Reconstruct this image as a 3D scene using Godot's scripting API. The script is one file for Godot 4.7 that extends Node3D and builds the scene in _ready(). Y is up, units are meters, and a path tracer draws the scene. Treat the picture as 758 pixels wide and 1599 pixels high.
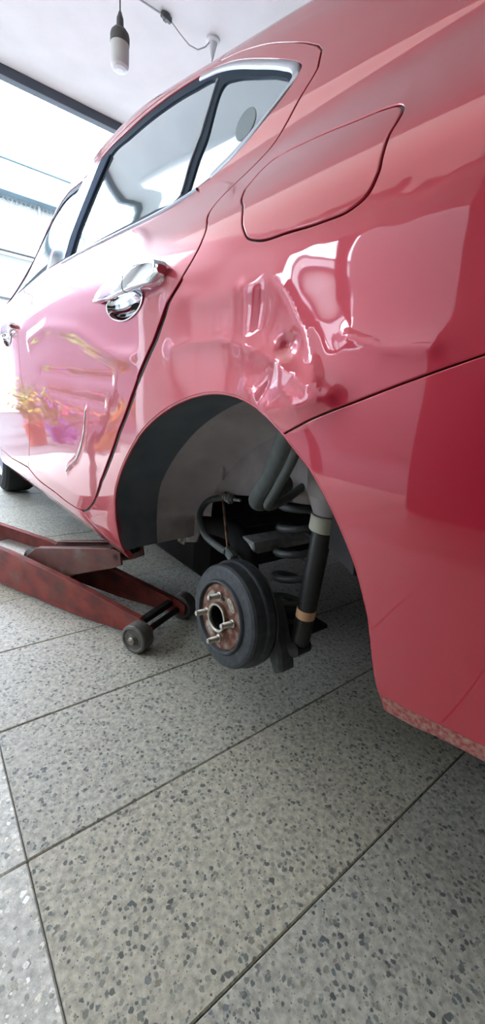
extends Node3D
# A car workshop: red sedan jacked up at its dented rear quarter, wheel taken off.
# Units metres, y up. The car's length runs along x (front at -x), its near side faces +z.

const CAR_AT := Vector3(-1.8, 0.0, -0.86)
const GLOW_ENERGY := 0.95
const TAU_ := 6.283185307

# ---------------------------------------------------------------- body surface
# A section of the car's side as a spline of 16 points (y, z); x changes it along the length.
const SY := [0.315, 0.36, 0.42, 0.52, 0.68, 0.84, 0.935, 1.00, 1.105]
const SZ := [-0.068, -0.036, -0.022, -0.012, 0.0, -0.002, -0.002, -0.020, -0.092]
const FR := [0.23, 0.48, 0.76, 1.0, 1.09, 1.15, 1.17]
const GZ := [-0.032, -0.073, -0.125, -0.185, -0.29, -0.53, -0.768]
const KV := [0.0, 0.055, 0.121, 0.226, 0.391, 0.556, 0.659, 0.734, 0.87, 0.974, 1.089, 1.22, 1.339, 1.453, 1.697, 1.939]

var sections := {}
var noise := FastNoiseLite.new()
var M := {}
var used_names := {}
var rng := RandomNumberGenerator.new()
var car: Node3D


func sst(a: float, b: float, x: float) -> float:
	var u := clampf((x - a) / (b - a), 0.0, 1.0)
	return u * u * (3.0 - 2.0 * u)


func smax(a: float, b: float, k := 0.03) -> float:
	return 0.5 * (a + b + sqrt((a - b) * (a - b) + k * k))


func section(x: float) -> PackedFloat32Array:
	var key := int(round(x * 20000.0))
	if sections.has(key):
		return sections[key]
	var a := PackedFloat32Array()
	a.resize(34)
	for i in 9:
		a[i] = SY[i]
		a[16 + i] = SZ[i]
	for i in 6:
		a[i] += (x + 0.9) * 0.045 * maxf(0.0, 1.0 - maxf(0.0, i - 1.0) / 4.0)
	var lift := 0.03 * sst(-0.6, -1.5, x)
	a[6] += lift * 0.3
	a[7] += lift * 0.6
	a[8] += lift
	var top := 1.585 - 0.17 * pow(maxf(0.0, x + 1.65), 2.0)
	if x < -2.0:
		top -= 0.45 * (-2.0 - x) * sst(-1.9, -2.5, x)
	top = smax(top, 1.15)
	var q := (top - a[8]) / 0.465
	var k := 0.35 + 0.65 * q
	for i in 7:
		a[9 + i] = a[8] + (top - a[8]) * FR[i]
		if i < 4:
			a[25 + i] = -0.092 + GZ[i] * k
			if i == 3:
				a[12] -= 0.032 * bell(x + 0.95, 0.42)
		else:
			a[9 + i] -= 0.04 * bell(x + 0.95, 0.42)
			var z3: float = -0.092 + GZ[3] * k
			a[25 + i] = z3 + (-0.86 - z3) * (GZ[i] - GZ[3]) / (GZ[6] - GZ[3])
	var u := clampf((x + 0.1) / 0.46, 0.0, 1.0)
	a[32] = -0.45 * (1.0 - sqrt(maxf(0.0, 1.0 - pow(u, 2.6)))) - 0.05 * pow(maxf(0.0, x + 0.45), 2.0)
	var w := clampf((-3.35 - x) / 0.6, 0.0, 1.0)
	a[32] -= 0.5 * (1.0 - sqrt(maxf(0.0, 1.0 - pow(w, 2.4))))
	sections[key] = a
	return a


func cr(p0: float, p1: float, p2: float, p3: float, u: float) -> float:
	return 0.5 * (2.0 * p1 + (p2 - p0) * u + (2.0 * p0 - 5.0 * p1 + 4.0 * p2 - p3) * u * u + (3.0 * p1 - p0 - 3.0 * p2 + p3) * u * u * u)


func body(x: float, v: float) -> Vector3:
	var a := section(x)
	var i := 0
	while i < 14 and v > KV[i + 1]:
		i += 1
	var u: float = (v - KV[i]) / (KV[i + 1] - KV[i])
	var y: float
	var z: float
	if i == 0:
		y = cr(2.0 * a[0] - a[1], a[0], a[1], a[2], u)
		z = cr(2.0 * a[16] - a[17], a[16], a[17], a[18], u)
	elif i == 14:
		y = cr(a[13], a[14], a[15], 2.0 * a[15] - a[14], u)
		z = cr(a[29], a[30], a[31], 2.0 * a[31] - a[30], u)
	else:
		y = cr(a[i - 1], a[i], a[i + 1], a[i + 2], u)
		z = cr(a[15 + i], a[16 + i], a[17 + i], a[18 + i], u)
	z += a[32] * clampf((z + 0.86) / 0.6, 0.0, 1.0)
	if v < 0.72 and v > 0.02 and x > -2.0 and x < -0.1:
		z += dents(x, v)
	return Vector3(x, y, z)


func seg(x: float, v: float, ax: float, av: float, bx: float, bv: float) -> float:
	var d := Vector2(bx - ax, bv - av)
	var p := Vector2(x - ax, v - av)
	var t := clampf(p.dot(d) / d.length_squared(), 0.0, 1.0)
	return sqrt((p - d * t).length_squared() + 0.00002)


func bell(d: float, w: float) -> float:
	return exp(-d * d / (w * w))


func line_of(x: float, v: float, p: Array) -> float:
	var d := 9.0
	for i in range(0, p.size() - 2, 2):
		d = minf(d, seg(x, v, p[i], p[i + 1], p[i + 2], p[i + 3]))
	return d


# What the blow did to the sheet metal: outward positive.
func dents(x: float, v: float) -> float:
	var d := 0.0
	if x > -0.80 and v > 0.36:
		var g := bell((x + 0.47), 0.15) * bell(v - 0.53, 0.085)
		d -= 0.010 * bell(x + 0.50, 0.13) * bell(v - 0.525, 0.07)
		var ridge := line_of(x, v, [-0.395, 0.592, -0.352, 0.542, -0.329, 0.502, -0.316, 0.474])
		d += 0.0038 * exp(-ridge / 0.016)
		d += 0.003 * bell(line_of(x, v, [-0.68, 0.612, -0.53, 0.602, -0.42, 0.603]), 0.017)
		d += 0.0075 * exp(-line_of(x, v, [-0.655, 0.535, -0.60, 0.545, -0.52, 0.545, -0.434, 0.523, -0.371, 0.499, -0.33, 0.478]) / 0.02)
		d -= 0.007 * bell(Vector2(x + 0.379, v - 0.527).length(), 0.015)
		d += 0.007 * exp(-line_of(x, v, [-0.383, 0.505, -0.372, 0.474, -0.350, 0.462]) / 0.016)
		d -= 0.006 * exp(-line_of(x, v, [-0.416, 0.459, -0.402, 0.482, -0.395, 0.50]) / 0.008)
		d -= 0.0022 * bell(line_of(x, v, [-0.425, 0.60, -0.436, 0.56]), 0.016)
		d += 0.0022 * bell(line_of(x, v, [-0.465, 0.60, -0.47, 0.53]), 0.02)
		d += 0.006 * exp(-line_of(x, v, [-0.45, 0.475, -0.40, 0.448, -0.35, 0.452, -0.30, 0.468]) / 0.012)
		d += 0.003 * exp(-line_of(x, v, [-0.29, 0.532, -0.246, 0.518, -0.20, 0.516]) / 0.010)
		d += 0.0010 * g * noise.get_noise_2d(x * 130.0, v * 130.0)
		d += 0.0007 * bell(v - 0.66, 0.03) * noise.get_noise_2d(x * 150.0 + 40.0, v * 220.0) * sst(-0.42, -0.36, x)
		d *= sst(-0.80, -0.70, x) * sst(0.72, 0.66, v)
	elif x < -0.70:
		var f := sst(-0.72, -0.84, x) * sst(-2.0, -1.85, x) * sst(0.02, 0.1, v) * sst(0.72, 0.66, v)
		d -= 0.012 * bell(x + 1.22, 0.34) * bell(v - 0.45, 0.12)
		d += 0.007 * bell(line_of(x, v, [-1.75, 0.600, -1.50, 0.628, -1.361, 0.617, -1.18, 0.595, -1.037, 0.559, -0.896, 0.526, -0.797, 0.521]), 0.022)
		d += 0.0045 * bell(line_of(x, v, [-1.132, 0.403, -1.140, 0.36, -1.163, 0.317, -1.231, 0.257, -1.352, 0.205]), 0.009)
		d -= 0.003 * bell(line_of(x, v, [-1.6, 0.50, -1.2, 0.485, -0.95, 0.478]), 0.014)
		d -= 0.0025 * bell(line_of(x, v, [-1.5, 0.44, -1.2, 0.43, -1.0, 0.425]), 0.012)
		d += 0.0012 * noise.get_noise_2d(x * 45.0, v * 160.0) * bell(v - 0.40, 0.12)
		d *= f
	return d


# ---------------------------------------------------------------- mesh helpers
class MB:
	var V := PackedVector3Array()
	var N := PackedVector3Array()
	var U := PackedVector2Array()
	var I := PackedInt32Array()

	func vert(p: Vector3, n: Vector3, uv := Vector2.ZERO) -> int:
		V.append(p)
		N.append(n)
		U.append(uv)
		return V.size() - 1

	# three corners, turned so that the front follows the wanted normal
	func tri(a: int, b: int, c: int) -> void:
		var g := (V[b] - V[a]).cross(V[c] - V[a])
		if g.dot(N[a] + N[b] + N[c]) > 0.0:
			I.append_array([a, c, b])
		else:
			I.append_array([a, b, c])

	func quad(a: int, b: int, c: int, d: int) -> void:
		tri(a, b, c)
		tri(a, c, d)

	func flat(p: Array) -> void:   # a planar polygon (convex), Vector3s; normal by its turn (counter-clockwise = front)
		var n: Vector3 = (p[1] - p[0]).cross(p[2] - p[0]).normalized()
		var k := []
		for q in p:
			k.append(vert(q, n, Vector2(q.x, q.y)))
		for i in range(1, p.size() - 1):
			tri(k[0], k[i], k[i + 1])

	# rings of points joined to a skin; closed round each ring
	func rings(rows: Array, closed := true, cap_a := false, cap_b := false) -> void:
		var n: int = rows[0].size()
		var first := V.size()
		for j in rows.size():
			for i in n:
				var a: Vector3 = rows[j][(i + 1) % n] - rows[j][(i - 1 + n) % n]
				if not closed:
					a = rows[j][mini(i + 1, n - 1)] - rows[j][maxi(i - 1, 0)]
				var b: Vector3 = rows[mini(j + 1, rows.size() - 1)][i] - rows[maxi(j - 1, 0)][i]
				vert(rows[j][i], a.cross(b).normalized(), Vector2(float(i) / n, float(j) / rows.size()))
		for j in rows.size() - 1:
			for i in (n if closed else n - 1):
				var i2 := (i + 1) % n
				quad(first + j * n + i, first + j * n + i2, first + (j + 1) * n + i2, first + (j + 1) * n + i)
		if cap_a:
			cap(rows[0], rows[0], rows[1])
		if cap_b:
			cap(rows[-1], rows[-1], rows[-2])

	func cap(ring: Array, at: Array, inside: Array) -> void:
		var c := Vector3.ZERO
		var d := Vector3.ZERO
		for i in ring.size():
			c += at[i] / ring.size()
			d += inside[i] / ring.size()
		var n := (c - d).normalized()
		var m := vert(c, n)
		var k := []
		for q in ring:
			k.append(vert(q, n))
		for i in k.size():
			tri(m, k[i], k[(i + 1) % k.size()])

	func tube(path: Array, radius, sides := 12, caps := true) -> void:
		var rows := []
		var up := Vector3.UP
		var t0: Vector3 = (path[1] - path[0]).normalized()
		if absf(t0.dot(up)) > 0.9:
			up = Vector3.RIGHT
		var side := t0.cross(up).normalized()
		for j in path.size():
			var t: Vector3 = (path[mini(j + 1, path.size() - 1)] - path[maxi(j - 1, 0)]).normalized()
			side = (side - t * side.dot(t)).normalized()
			var o := t.cross(side)
			var r: float = radius[j] if radius is Array else radius
			var row := []
			for i in sides:
				var w := TAU * i / sides
				row.append(path[j] + side * cos(w) * r + o * sin(w) * r)
			rows.append(row)
		rings(rows, true, caps, caps)

	# profile of (radius, height) turned about an axis; every profile edge is a crisp one
	func lathe(at: Vector3, axis: Vector3, profile: Array, sides := 48) -> void:
		var y := axis.normalized()
		var x := y.cross(Vector3(0.31, 0.2, 0.93)).normalized()
		var z := x.cross(y)
		for j in profile.size() - 1:
			var p: Vector2 = profile[j]
			var q: Vector2 = profile[j + 1]
			var e := (q - p)
			if e.length() < 1e-7:
				continue
			var n2 := Vector2(e.y, -e.x).normalized()
			var first := V.size()
			for i in sides + 1:
				var w := TAU * i / sides
				var r := x * cos(w) + z * sin(w)
				var n := r * n2.x + y * n2.y
				vert(at + r * p.x + y * p.y, n, Vector2(float(i) / sides, p.y))
				vert(at + r * q.x + y * q.y, n, Vector2(float(i) / sides, q.y))
			for i in sides:
				var k := first + i * 2
				tri(k, k + 1, k + 3)
				tri(k, k + 3, k + 2)

	# a box with chamfered edges
	func box(c: Vector3, size: Vector3, b := Basis(), ch := 0.003) -> void:
		var h := size * 0.5
		ch = minf(ch, minf(h.x, minf(h.y, h.z)) * 0.9)
		var ax := [b.x.normalized(), b.y.normalized(), b.z.normalized()]
		var hs := [h.x, h.y, h.z]
		for k in 3:
			var u := (k + 1) % 3
			var w := (k + 2) % 3
			for s in [-1.0, 1.0]:
				var pts := []
				for q in [[-1, -1], [1, -1], [1, 1], [-1, 1]]:
					pts.append(c + ax[k] * hs[k] * s + ax[u] * (hs[u] - ch) * q[0] + ax[w] * (hs[w] - ch) * q[1])
				if s < 0:
					pts.reverse()
				flat(pts)
			for su in [-1.0, 1.0]:
				for sw in [-1.0, 1.0]:
					var n: Vector3 = (ax[u] * su + ax[w] * sw).normalized()
					var p := []
					for e in [[-1, 0], [1, 0], [1, 1], [-1, 1]]:
						var along: Vector3 = ax[k] * (hs[k] - ch) * e[0]
						if e[1] == 0:
							p.append(vert(c + along + ax[u] * hs[u] * su + ax[w] * (hs[w] - ch) * sw, n))
						else:
							p.append(vert(c + along + ax[u] * (hs[u] - ch) * su + ax[w] * hs[w] * sw, n))
					quad(p[0], p[1], p[2], p[3])
		for sx in [-1.0, 1.0]:
			for sy in [-1.0, 1.0]:
				for sz in [-1.0, 1.0]:
					var n: Vector3 = (ax[0] * sx + ax[1] * sy + ax[2] * sz).normalized()
					var p := []
					for k in 3:
						var o := c
						for m in 3:
							o += ax[m] * (hs[m] - (0.0 if m == k else ch)) * [sx, sy, sz][m]
						p.append(vert(o, n))
					tri(p[0], p[1], p[2])

	# outline in the plane of (ax, ay), pushed out along az by depth, with a small chamfer
	func prism(o: Vector3, ax: Vector3, ay: Vector3, az: Vector3, outline: PackedVector2Array, depth: float, ch := 0.0015) -> void:
		if Geometry2D.is_polygon_clockwise(outline):
			outline.reverse()
		var inner := outline
		var offs := Geometry2D.offset_polygon(outline, -ch, Geometry2D.JOIN_MITER)
		if offs.size() == 1 and offs[0].size() == outline.size():
			inner = offs[0]
			if Geometry2D.is_polygon_clockwise(inner):
				inner.reverse()
			# start at the corner nearest to the outline's first
			var best := 0
			for i in inner.size():
				if inner[i].distance_to(outline[0]) < inner[best].distance_to(outline[0]):
					best = i
			inner = inner.slice(best) + inner.slice(0, best)
		var idx := Geometry2D.triangulate_polygon(inner)
		for s in [[0.0, -1.0], [depth, 1.0]]:
			var k := []
			for p in inner:
				k.append(vert(o + ax * p.x + ay * p.y + az * s[0], az * s[1], p))
			for i in range(0, idx.size(), 3):
				tri(k[idx[i]], k[idx[i + 1]], k[idx[i + 2]])
		var n := outline.size()
		for i in n:
			var a := outline[i]
			var b := outline[(i + 1) % n]
			var e := (b - a).normalized()
			var out := ax * e.y - ay * e.x
			var pa := o + ax * a.x + ay * a.y
			var pb := o + ax * b.x + ay * b.y
			quad(vert(pa + az * ch, out), vert(pb + az * ch, out), vert(pb + az * (depth - ch), out), vert(pa + az * (depth - ch), out))
			if inner.size() == n:
				var ia := o + ax * inner[i].x + ay * inner[i].y
				var ib := o + ax * inner[(i + 1) % n].x + ay * inner[(i + 1) % n].y
				var n1 := (out - az).normalized()
				quad(vert(pa + az * ch, n1), vert(pb + az * ch, n1), vert(ib, n1), vert(ia, n1))
				var n2 := (out + az).normalized()
				quad(vert(pa + az * (depth - ch), n2), vert(pb + az * (depth - ch), n2), vert(ib + az * depth, n2), vert(ia + az * depth, n2))

	func mesh() -> ArrayMesh:
		var a := []
		a.resize(Mesh.ARRAY_MAX)
		a[Mesh.ARRAY_VERTEX] = V
		a[Mesh.ARRAY_NORMAL] = N
		a[Mesh.ARRAY_TEX_UV] = U
		a[Mesh.ARRAY_INDEX] = I
		var m := ArrayMesh.new()
		m.add_surface_from_arrays(Mesh.PRIMITIVE_TRIANGLES, a)
		return m


func numbered(called: String) -> String:
	if not used_names.has(called):
		used_names[called] = 0
		return called
	used_names[called] += 1
	return "%s_%03d" % [called, used_names[called]]


func build(mb: MB, called: String, mat: Material, parent: Node3D = self) -> MeshInstance3D:
	var o := MeshInstance3D.new()
	o.name = numbered(called)
	o.mesh = mb.mesh()
	o.material_override = mat
	parent.add_child(o, true)
	if parent == car:
		o.position = -CAR_AT
	return o


func tag(o: Node, label := "", category := "", group := "", kind := "") -> Node:
	for p in [["label", label], ["category", category], ["group", group], ["kind", kind]]:
		if p[1]:
			o.set_meta(p[0], p[1])
	return o


func base(called: String, at := Vector3.ZERO) -> Node3D:
	var o := Node3D.new()
	o.name = numbered(called)
	o.position = at
	add_child(o, true)
	return o


# ---------------------------------------------------------------- curves and panels on the body
func curve(flat: Array, step := 0.008) -> PackedVector2Array:
	var p := PackedVector2Array()
	for i in range(0, flat.size(), 2):
		p.append(Vector2(flat[i], flat[i + 1]))
	var out := PackedVector2Array()
	for i in p.size() - 1:
		var a := p[maxi(i - 1, 0)]
		var d := p[mini(i + 2, p.size() - 1)]
		var n := maxi(1, int(ceil(p[i].distance_to(p[i + 1]) / step)))
		for k in n:
			var q := p[i].cubic_interpolate_in_time(p[i + 1], a, d, float(k) / n, p[i].distance_to(p[i + 1]), -a.distance_to(p[i]), p[i].distance_to(p[i + 1]) + d.distance_to(p[i + 1])) if i > 0 and i < p.size() - 2 else p[i].lerp(p[i + 1], float(k) / n)
			out.append(q)
	out.append(p[-1])
	return out


func rev(p: PackedVector2Array) -> PackedVector2Array:
	var q := p.duplicate()
	q.reverse()
	return q


func moved(p: PackedVector2Array, by: Vector2) -> PackedVector2Array:
	var q := PackedVector2Array()
	for a in p:
		q.append(a + by)
	return q


func inset(p: PackedVector2Array, by: float) -> PackedVector2Array:
	var best := PackedVector2Array()
	for q in Geometry2D.offset_polygon(p, -by, Geometry2D.JOIN_ROUND):
		if q.size() > best.size():
			best = q
	return best


func normal_at(x: float, v: float) -> Vector3:
	var h := 0.0015
	return (body(x + h, v) - body(x - h, v)).cross(body(x, v + h) - body(x, v - h)).normalized()


func far(p: Vector3, mirror: bool) -> Vector3:
	return Vector3(p.x, p.y, -1.72 - p.z) if mirror else p


# The part of the body's surface inside an outline (in x and arc height v), less its holes, with rounded turned-in edges.
func panel(outer: PackedVector2Array, holes: Array, step: float, off := 0.0, lip := 0.014, mirror := false, r := 0.0016) -> MB:
	var mb := MB.new()
	var lo := outer[0]
	var hi := outer[0]
	for p in outer:
		lo = lo.min(p)
		hi = hi.max(p)
	lo -= Vector2(step, step) * 0.37
	var nx := int(ceil((hi.x - lo.x) / step)) + 1
	var ny := int(ceil((hi.y - lo.y) / step)) + 1
	var edge := {}
	for loop in [outer] + holes:
		for i in loop.size():
			var a: Vector2 = loop[i]
			var b: Vector2 = loop[(i + 1) % loop.size()]
			var n := int(a.distance_to(b) / (step * 0.2)) + 1
			for k in n:
				var c := (a.lerp(b, float(k) / n) - lo) / step
				edge[int(c.y) * nx + int(c.x)] = true
	var ids := {}
	var nn := Vector3.ONE
	if mirror:
		nn.z = -1.0
	var put := func(x: float, v: float) -> int:
		var n := normal_at(x, v)
		return mb.vert(far(body(x, v) + n * off, mirror), n * nn, Vector2(x, v))
	for j in ny:
		# where this row's middle line crosses the outlines (even-odd)
		var cross := []
		var ym := lo.y + (j + 0.5) * step
		for loop in [outer] + holes:
			for i in loop.size():
				var a: Vector2 = loop[i]
				var b: Vector2 = loop[(i + 1) % loop.size()]
				if (a.y > ym) != (b.y > ym):
					cross.append(a.x + (b.x - a.x) * (ym - a.y) / (b.y - a.y))
		cross.sort()
		for i in nx:
			var c := lo + Vector2(i, j) * step
			if edge.has(j * nx + i):
				var cell := PackedVector2Array([c, c + Vector2(step, 0), c + Vector2(step, step), c + Vector2(0, step)])
				var bits: Array = Geometry2D.intersect_polygons(cell, outer)
				for h in holes:
					var next := []
					for b in bits:
						next.append_array(Geometry2D.clip_polygons(b, h))
					bits = next
				for b in bits:
					var t := Geometry2D.triangulate_polygon(b)
					var k := []
					for p in b:
						k.append(put.call(p.x, p.y))
					for q in range(0, t.size(), 3):
						mb.tri(k[t[q]], k[t[q + 1]], k[t[q + 2]])
				continue
			if cross.bsearch(c.x + step * 0.5) % 2 == 0:
				continue
			var k := []
			for q in [[0, 0], [1, 0], [1, 1], [0, 1]]:
				var key: int = (j + q[1]) * (nx + 1) + i + q[0]
				if not ids.has(key):
					ids[key] = put.call(lo.x + (i + q[0]) * step, lo.y + (j + q[1]) * step)
				k.append(ids[key])
			mb.quad(k[0], k[1], k[2], k[3])
	if lip > 0.0:
		for li in holes.size() + 1:
			var loop: PackedVector2Array = outer if li == 0 else holes[li - 1]
			var turn := -1.0 if Geometry2D.is_polygon_clockwise(loop) else 1.0
			if li > 0:
				turn = -turn
			var rows := []
			for i in loop.size():
				var p := loop[i]
				var t := (loop[(i + 1) % loop.size()] - loop[(i - 1 + loop.size()) % loop.size()]).normalized()
				var o2 := Vector2(t.y, -t.x) * turn
				var n := normal_at(p.x, p.y)
				var q := body(p.x, p.y) + n * off
				var px := (body(p.x + 0.002, p.y) - body(p.x - 0.002, p.y)) / 0.004
				var pv := (body(p.x, p.y + 0.002) - body(p.x, p.y - 0.002)) / 0.004
				var e := (px * o2.x + pv * o2.y).normalized()
				var row := []
				for s in [[0.0, 0.0, 0.0, 1.0], [0.7, 0.3, 0.7, 0.7], [1.0, 1.0, 1.0, 0.0]]:
					row.append(mb.vert(far(q + e * r * s[0] - n * r * s[1], mirror), (e * s[2] + n * s[3]).normalized() * nn, p))
				row.append(mb.vert(far(q + e * r - n * lip, mirror), e * nn, p))
				rows.append(row)
			for i in rows.size():
				var a: Array = rows[i]
				var b: Array = rows[(i + 1) % rows.size()]
				for k in 3:
					mb.quad(a[k], b[k], b[k + 1], a[k + 1])
	return mb


# A bead laid along a curve on the body: width across, height proud.
func bead(path: PackedVector2Array, width: float, high: float, off := 0.0, sides := 6) -> MB:
	var mb := MB.new()
	var rows := []
	for i in path.size():
		var p := path[i]
		var n := normal_at(p.x, p.y)
		var c := body(p.x, p.y) + n * off
		var a := path[maxi(i - 1, 0)]
		var b := path[mini(i + 1, path.size() - 1)]
		var t := (body(b.x, b.y) - body(a.x, a.y)).normalized()
		var s := t.cross(n).normalized()
		var row := []
		for k in sides + 1:
			var w := PI * k / sides
			row.append(c + s * cos(w) * width * 0.5 + n * (sin(w) * high))
		rows.append(row)
	mb.rings(rows, false)
	return mb


# ---------------------------------------------------------------- materials
func plain(color: Color, rough: float, metal := 0.0) -> StandardMaterial3D:
	var m := StandardMaterial3D.new()
	m.albedo_color = color
	m.roughness = rough
	m.metallic = metal
	return m


func noise_tex(freq: float, stops: Array, size := 512, octaves := 4, seed_ := 1, kind := FastNoiseLite.TYPE_SIMPLEX_SMOOTH) -> NoiseTexture2D:
	var n := FastNoiseLite.new()
	n.noise_type = kind
	n.frequency = freq
	n.fractal_octaves = octaves
	n.seed = seed_
	var g := Gradient.new()
	var at := PackedFloat32Array()
	var cs := PackedColorArray()
	for s in stops:
		at.append(s[0])
		cs.append(s[1])
	g.offsets = at
	g.colors = cs
	var t := NoiseTexture2D.new()
	t.width = size
	t.height = size
	t.seamless = true
	t.noise = n
	t.color_ramp = g
	return t


func grime(color_stops: Array, rough: float, metal: float, per_metre: float, freq := 0.02, seed_ := 1) -> StandardMaterial3D:
	var m := plain(Color.WHITE, rough, metal)
	m.albedo_texture = noise_tex(freq, color_stops, 512, 5, seed_)
	m.uv1_triplanar = true
	m.uv1_world_triplanar = true
	m.uv1_scale = Vector3.ONE * per_metre
	return m


# Terrazzo: many small stone chips of several greys set in cement.
func terrazzo(size: int, chips: int, seed_: int, ground: Color, stones: Array, rough_scale := 1.0) -> Array:
	var r := RandomNumberGenerator.new()
	r.seed = seed_
	var fine := FastNoiseLite.new()
	fine.seed = seed_
	fine.frequency = 0.035
	fine.fractal_octaves = 5
	var cloud := fine.get_seamless_image(size, size).get_data()
	var grain := PackedByteArray()
	grain.resize(size * size)
	var col := PackedByteArray()
	col.resize(size * size * 3)
	var hgt := PackedByteArray()
	hgt.resize(size * size)
	for i in size * size:
		var k := 0.80 + 0.34 * cloud[i] / 255.0 + r.randf_range(-0.08, 0.08)
		col[i * 3] = int(clampf(ground.r * k, 0, 1) * 255.0)
		col[i * 3 + 1] = int(clampf(ground.g * k, 0, 1) * 255.0)
		col[i * 3 + 2] = int(clampf(ground.b * k, 0, 1) * 255.0)
		hgt[i] = int(110 + 40.0 * cloud[i] / 255.0 + r.randf_range(-12, 12))
	for c in chips:
		var rad := 1.5 + 8.0 * pow(r.randf(), 2.5)
		var cx := r.randf() * size
		var cy := r.randf() * size
		var s: Color = stones[r.randi() % stones.size()]
		var k0 := r.randf_range(0.85, 1.15)
		var ns := []
		var m := 5 + r.randi() % 3
		var turn := r.randf() * TAU_
		for q in m:
			var w := turn + TAU_ * (q + r.randf_range(-0.3, 0.3)) / m
			ns.append(Vector3(cos(w), sin(w), rad * r.randf_range(0.5, 1.0)))
		var up := 165 + r.randi() % 60
		var R := int(rad * 1.3) + 1
		for dy in range(-R, R + 1):
			for dx in range(-R, R + 1):
				var inside := true
				for q in ns:
					if dx * q.x + dy * q.y > q.z:
						inside = false
						break
				if inside:
					var i := posmod(int(cy) + dy, size) * size + posmod(int(cx) + dx, size)
					var k := k0 * (0.85 + 0.3 * cloud[(i * 7) % (size * size)] / 255.0)
					col[i * 3] = int(clampf(s.r * k, 0, 1) * 255.0)
					col[i * 3 + 1] = int(clampf(s.g * k, 0, 1) * 255.0)
					col[i * 3 + 2] = int(clampf(s.b * k, 0, 1) * 255.0)
					hgt[i] = up
	return [ImageTexture.create_from_image(Image.create_from_data(size, size, false, Image.FORMAT_RGB8, col)), ImageTexture.create_from_image(Image.create_from_data(size, size, false, Image.FORMAT_L8, hgt))]


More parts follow.
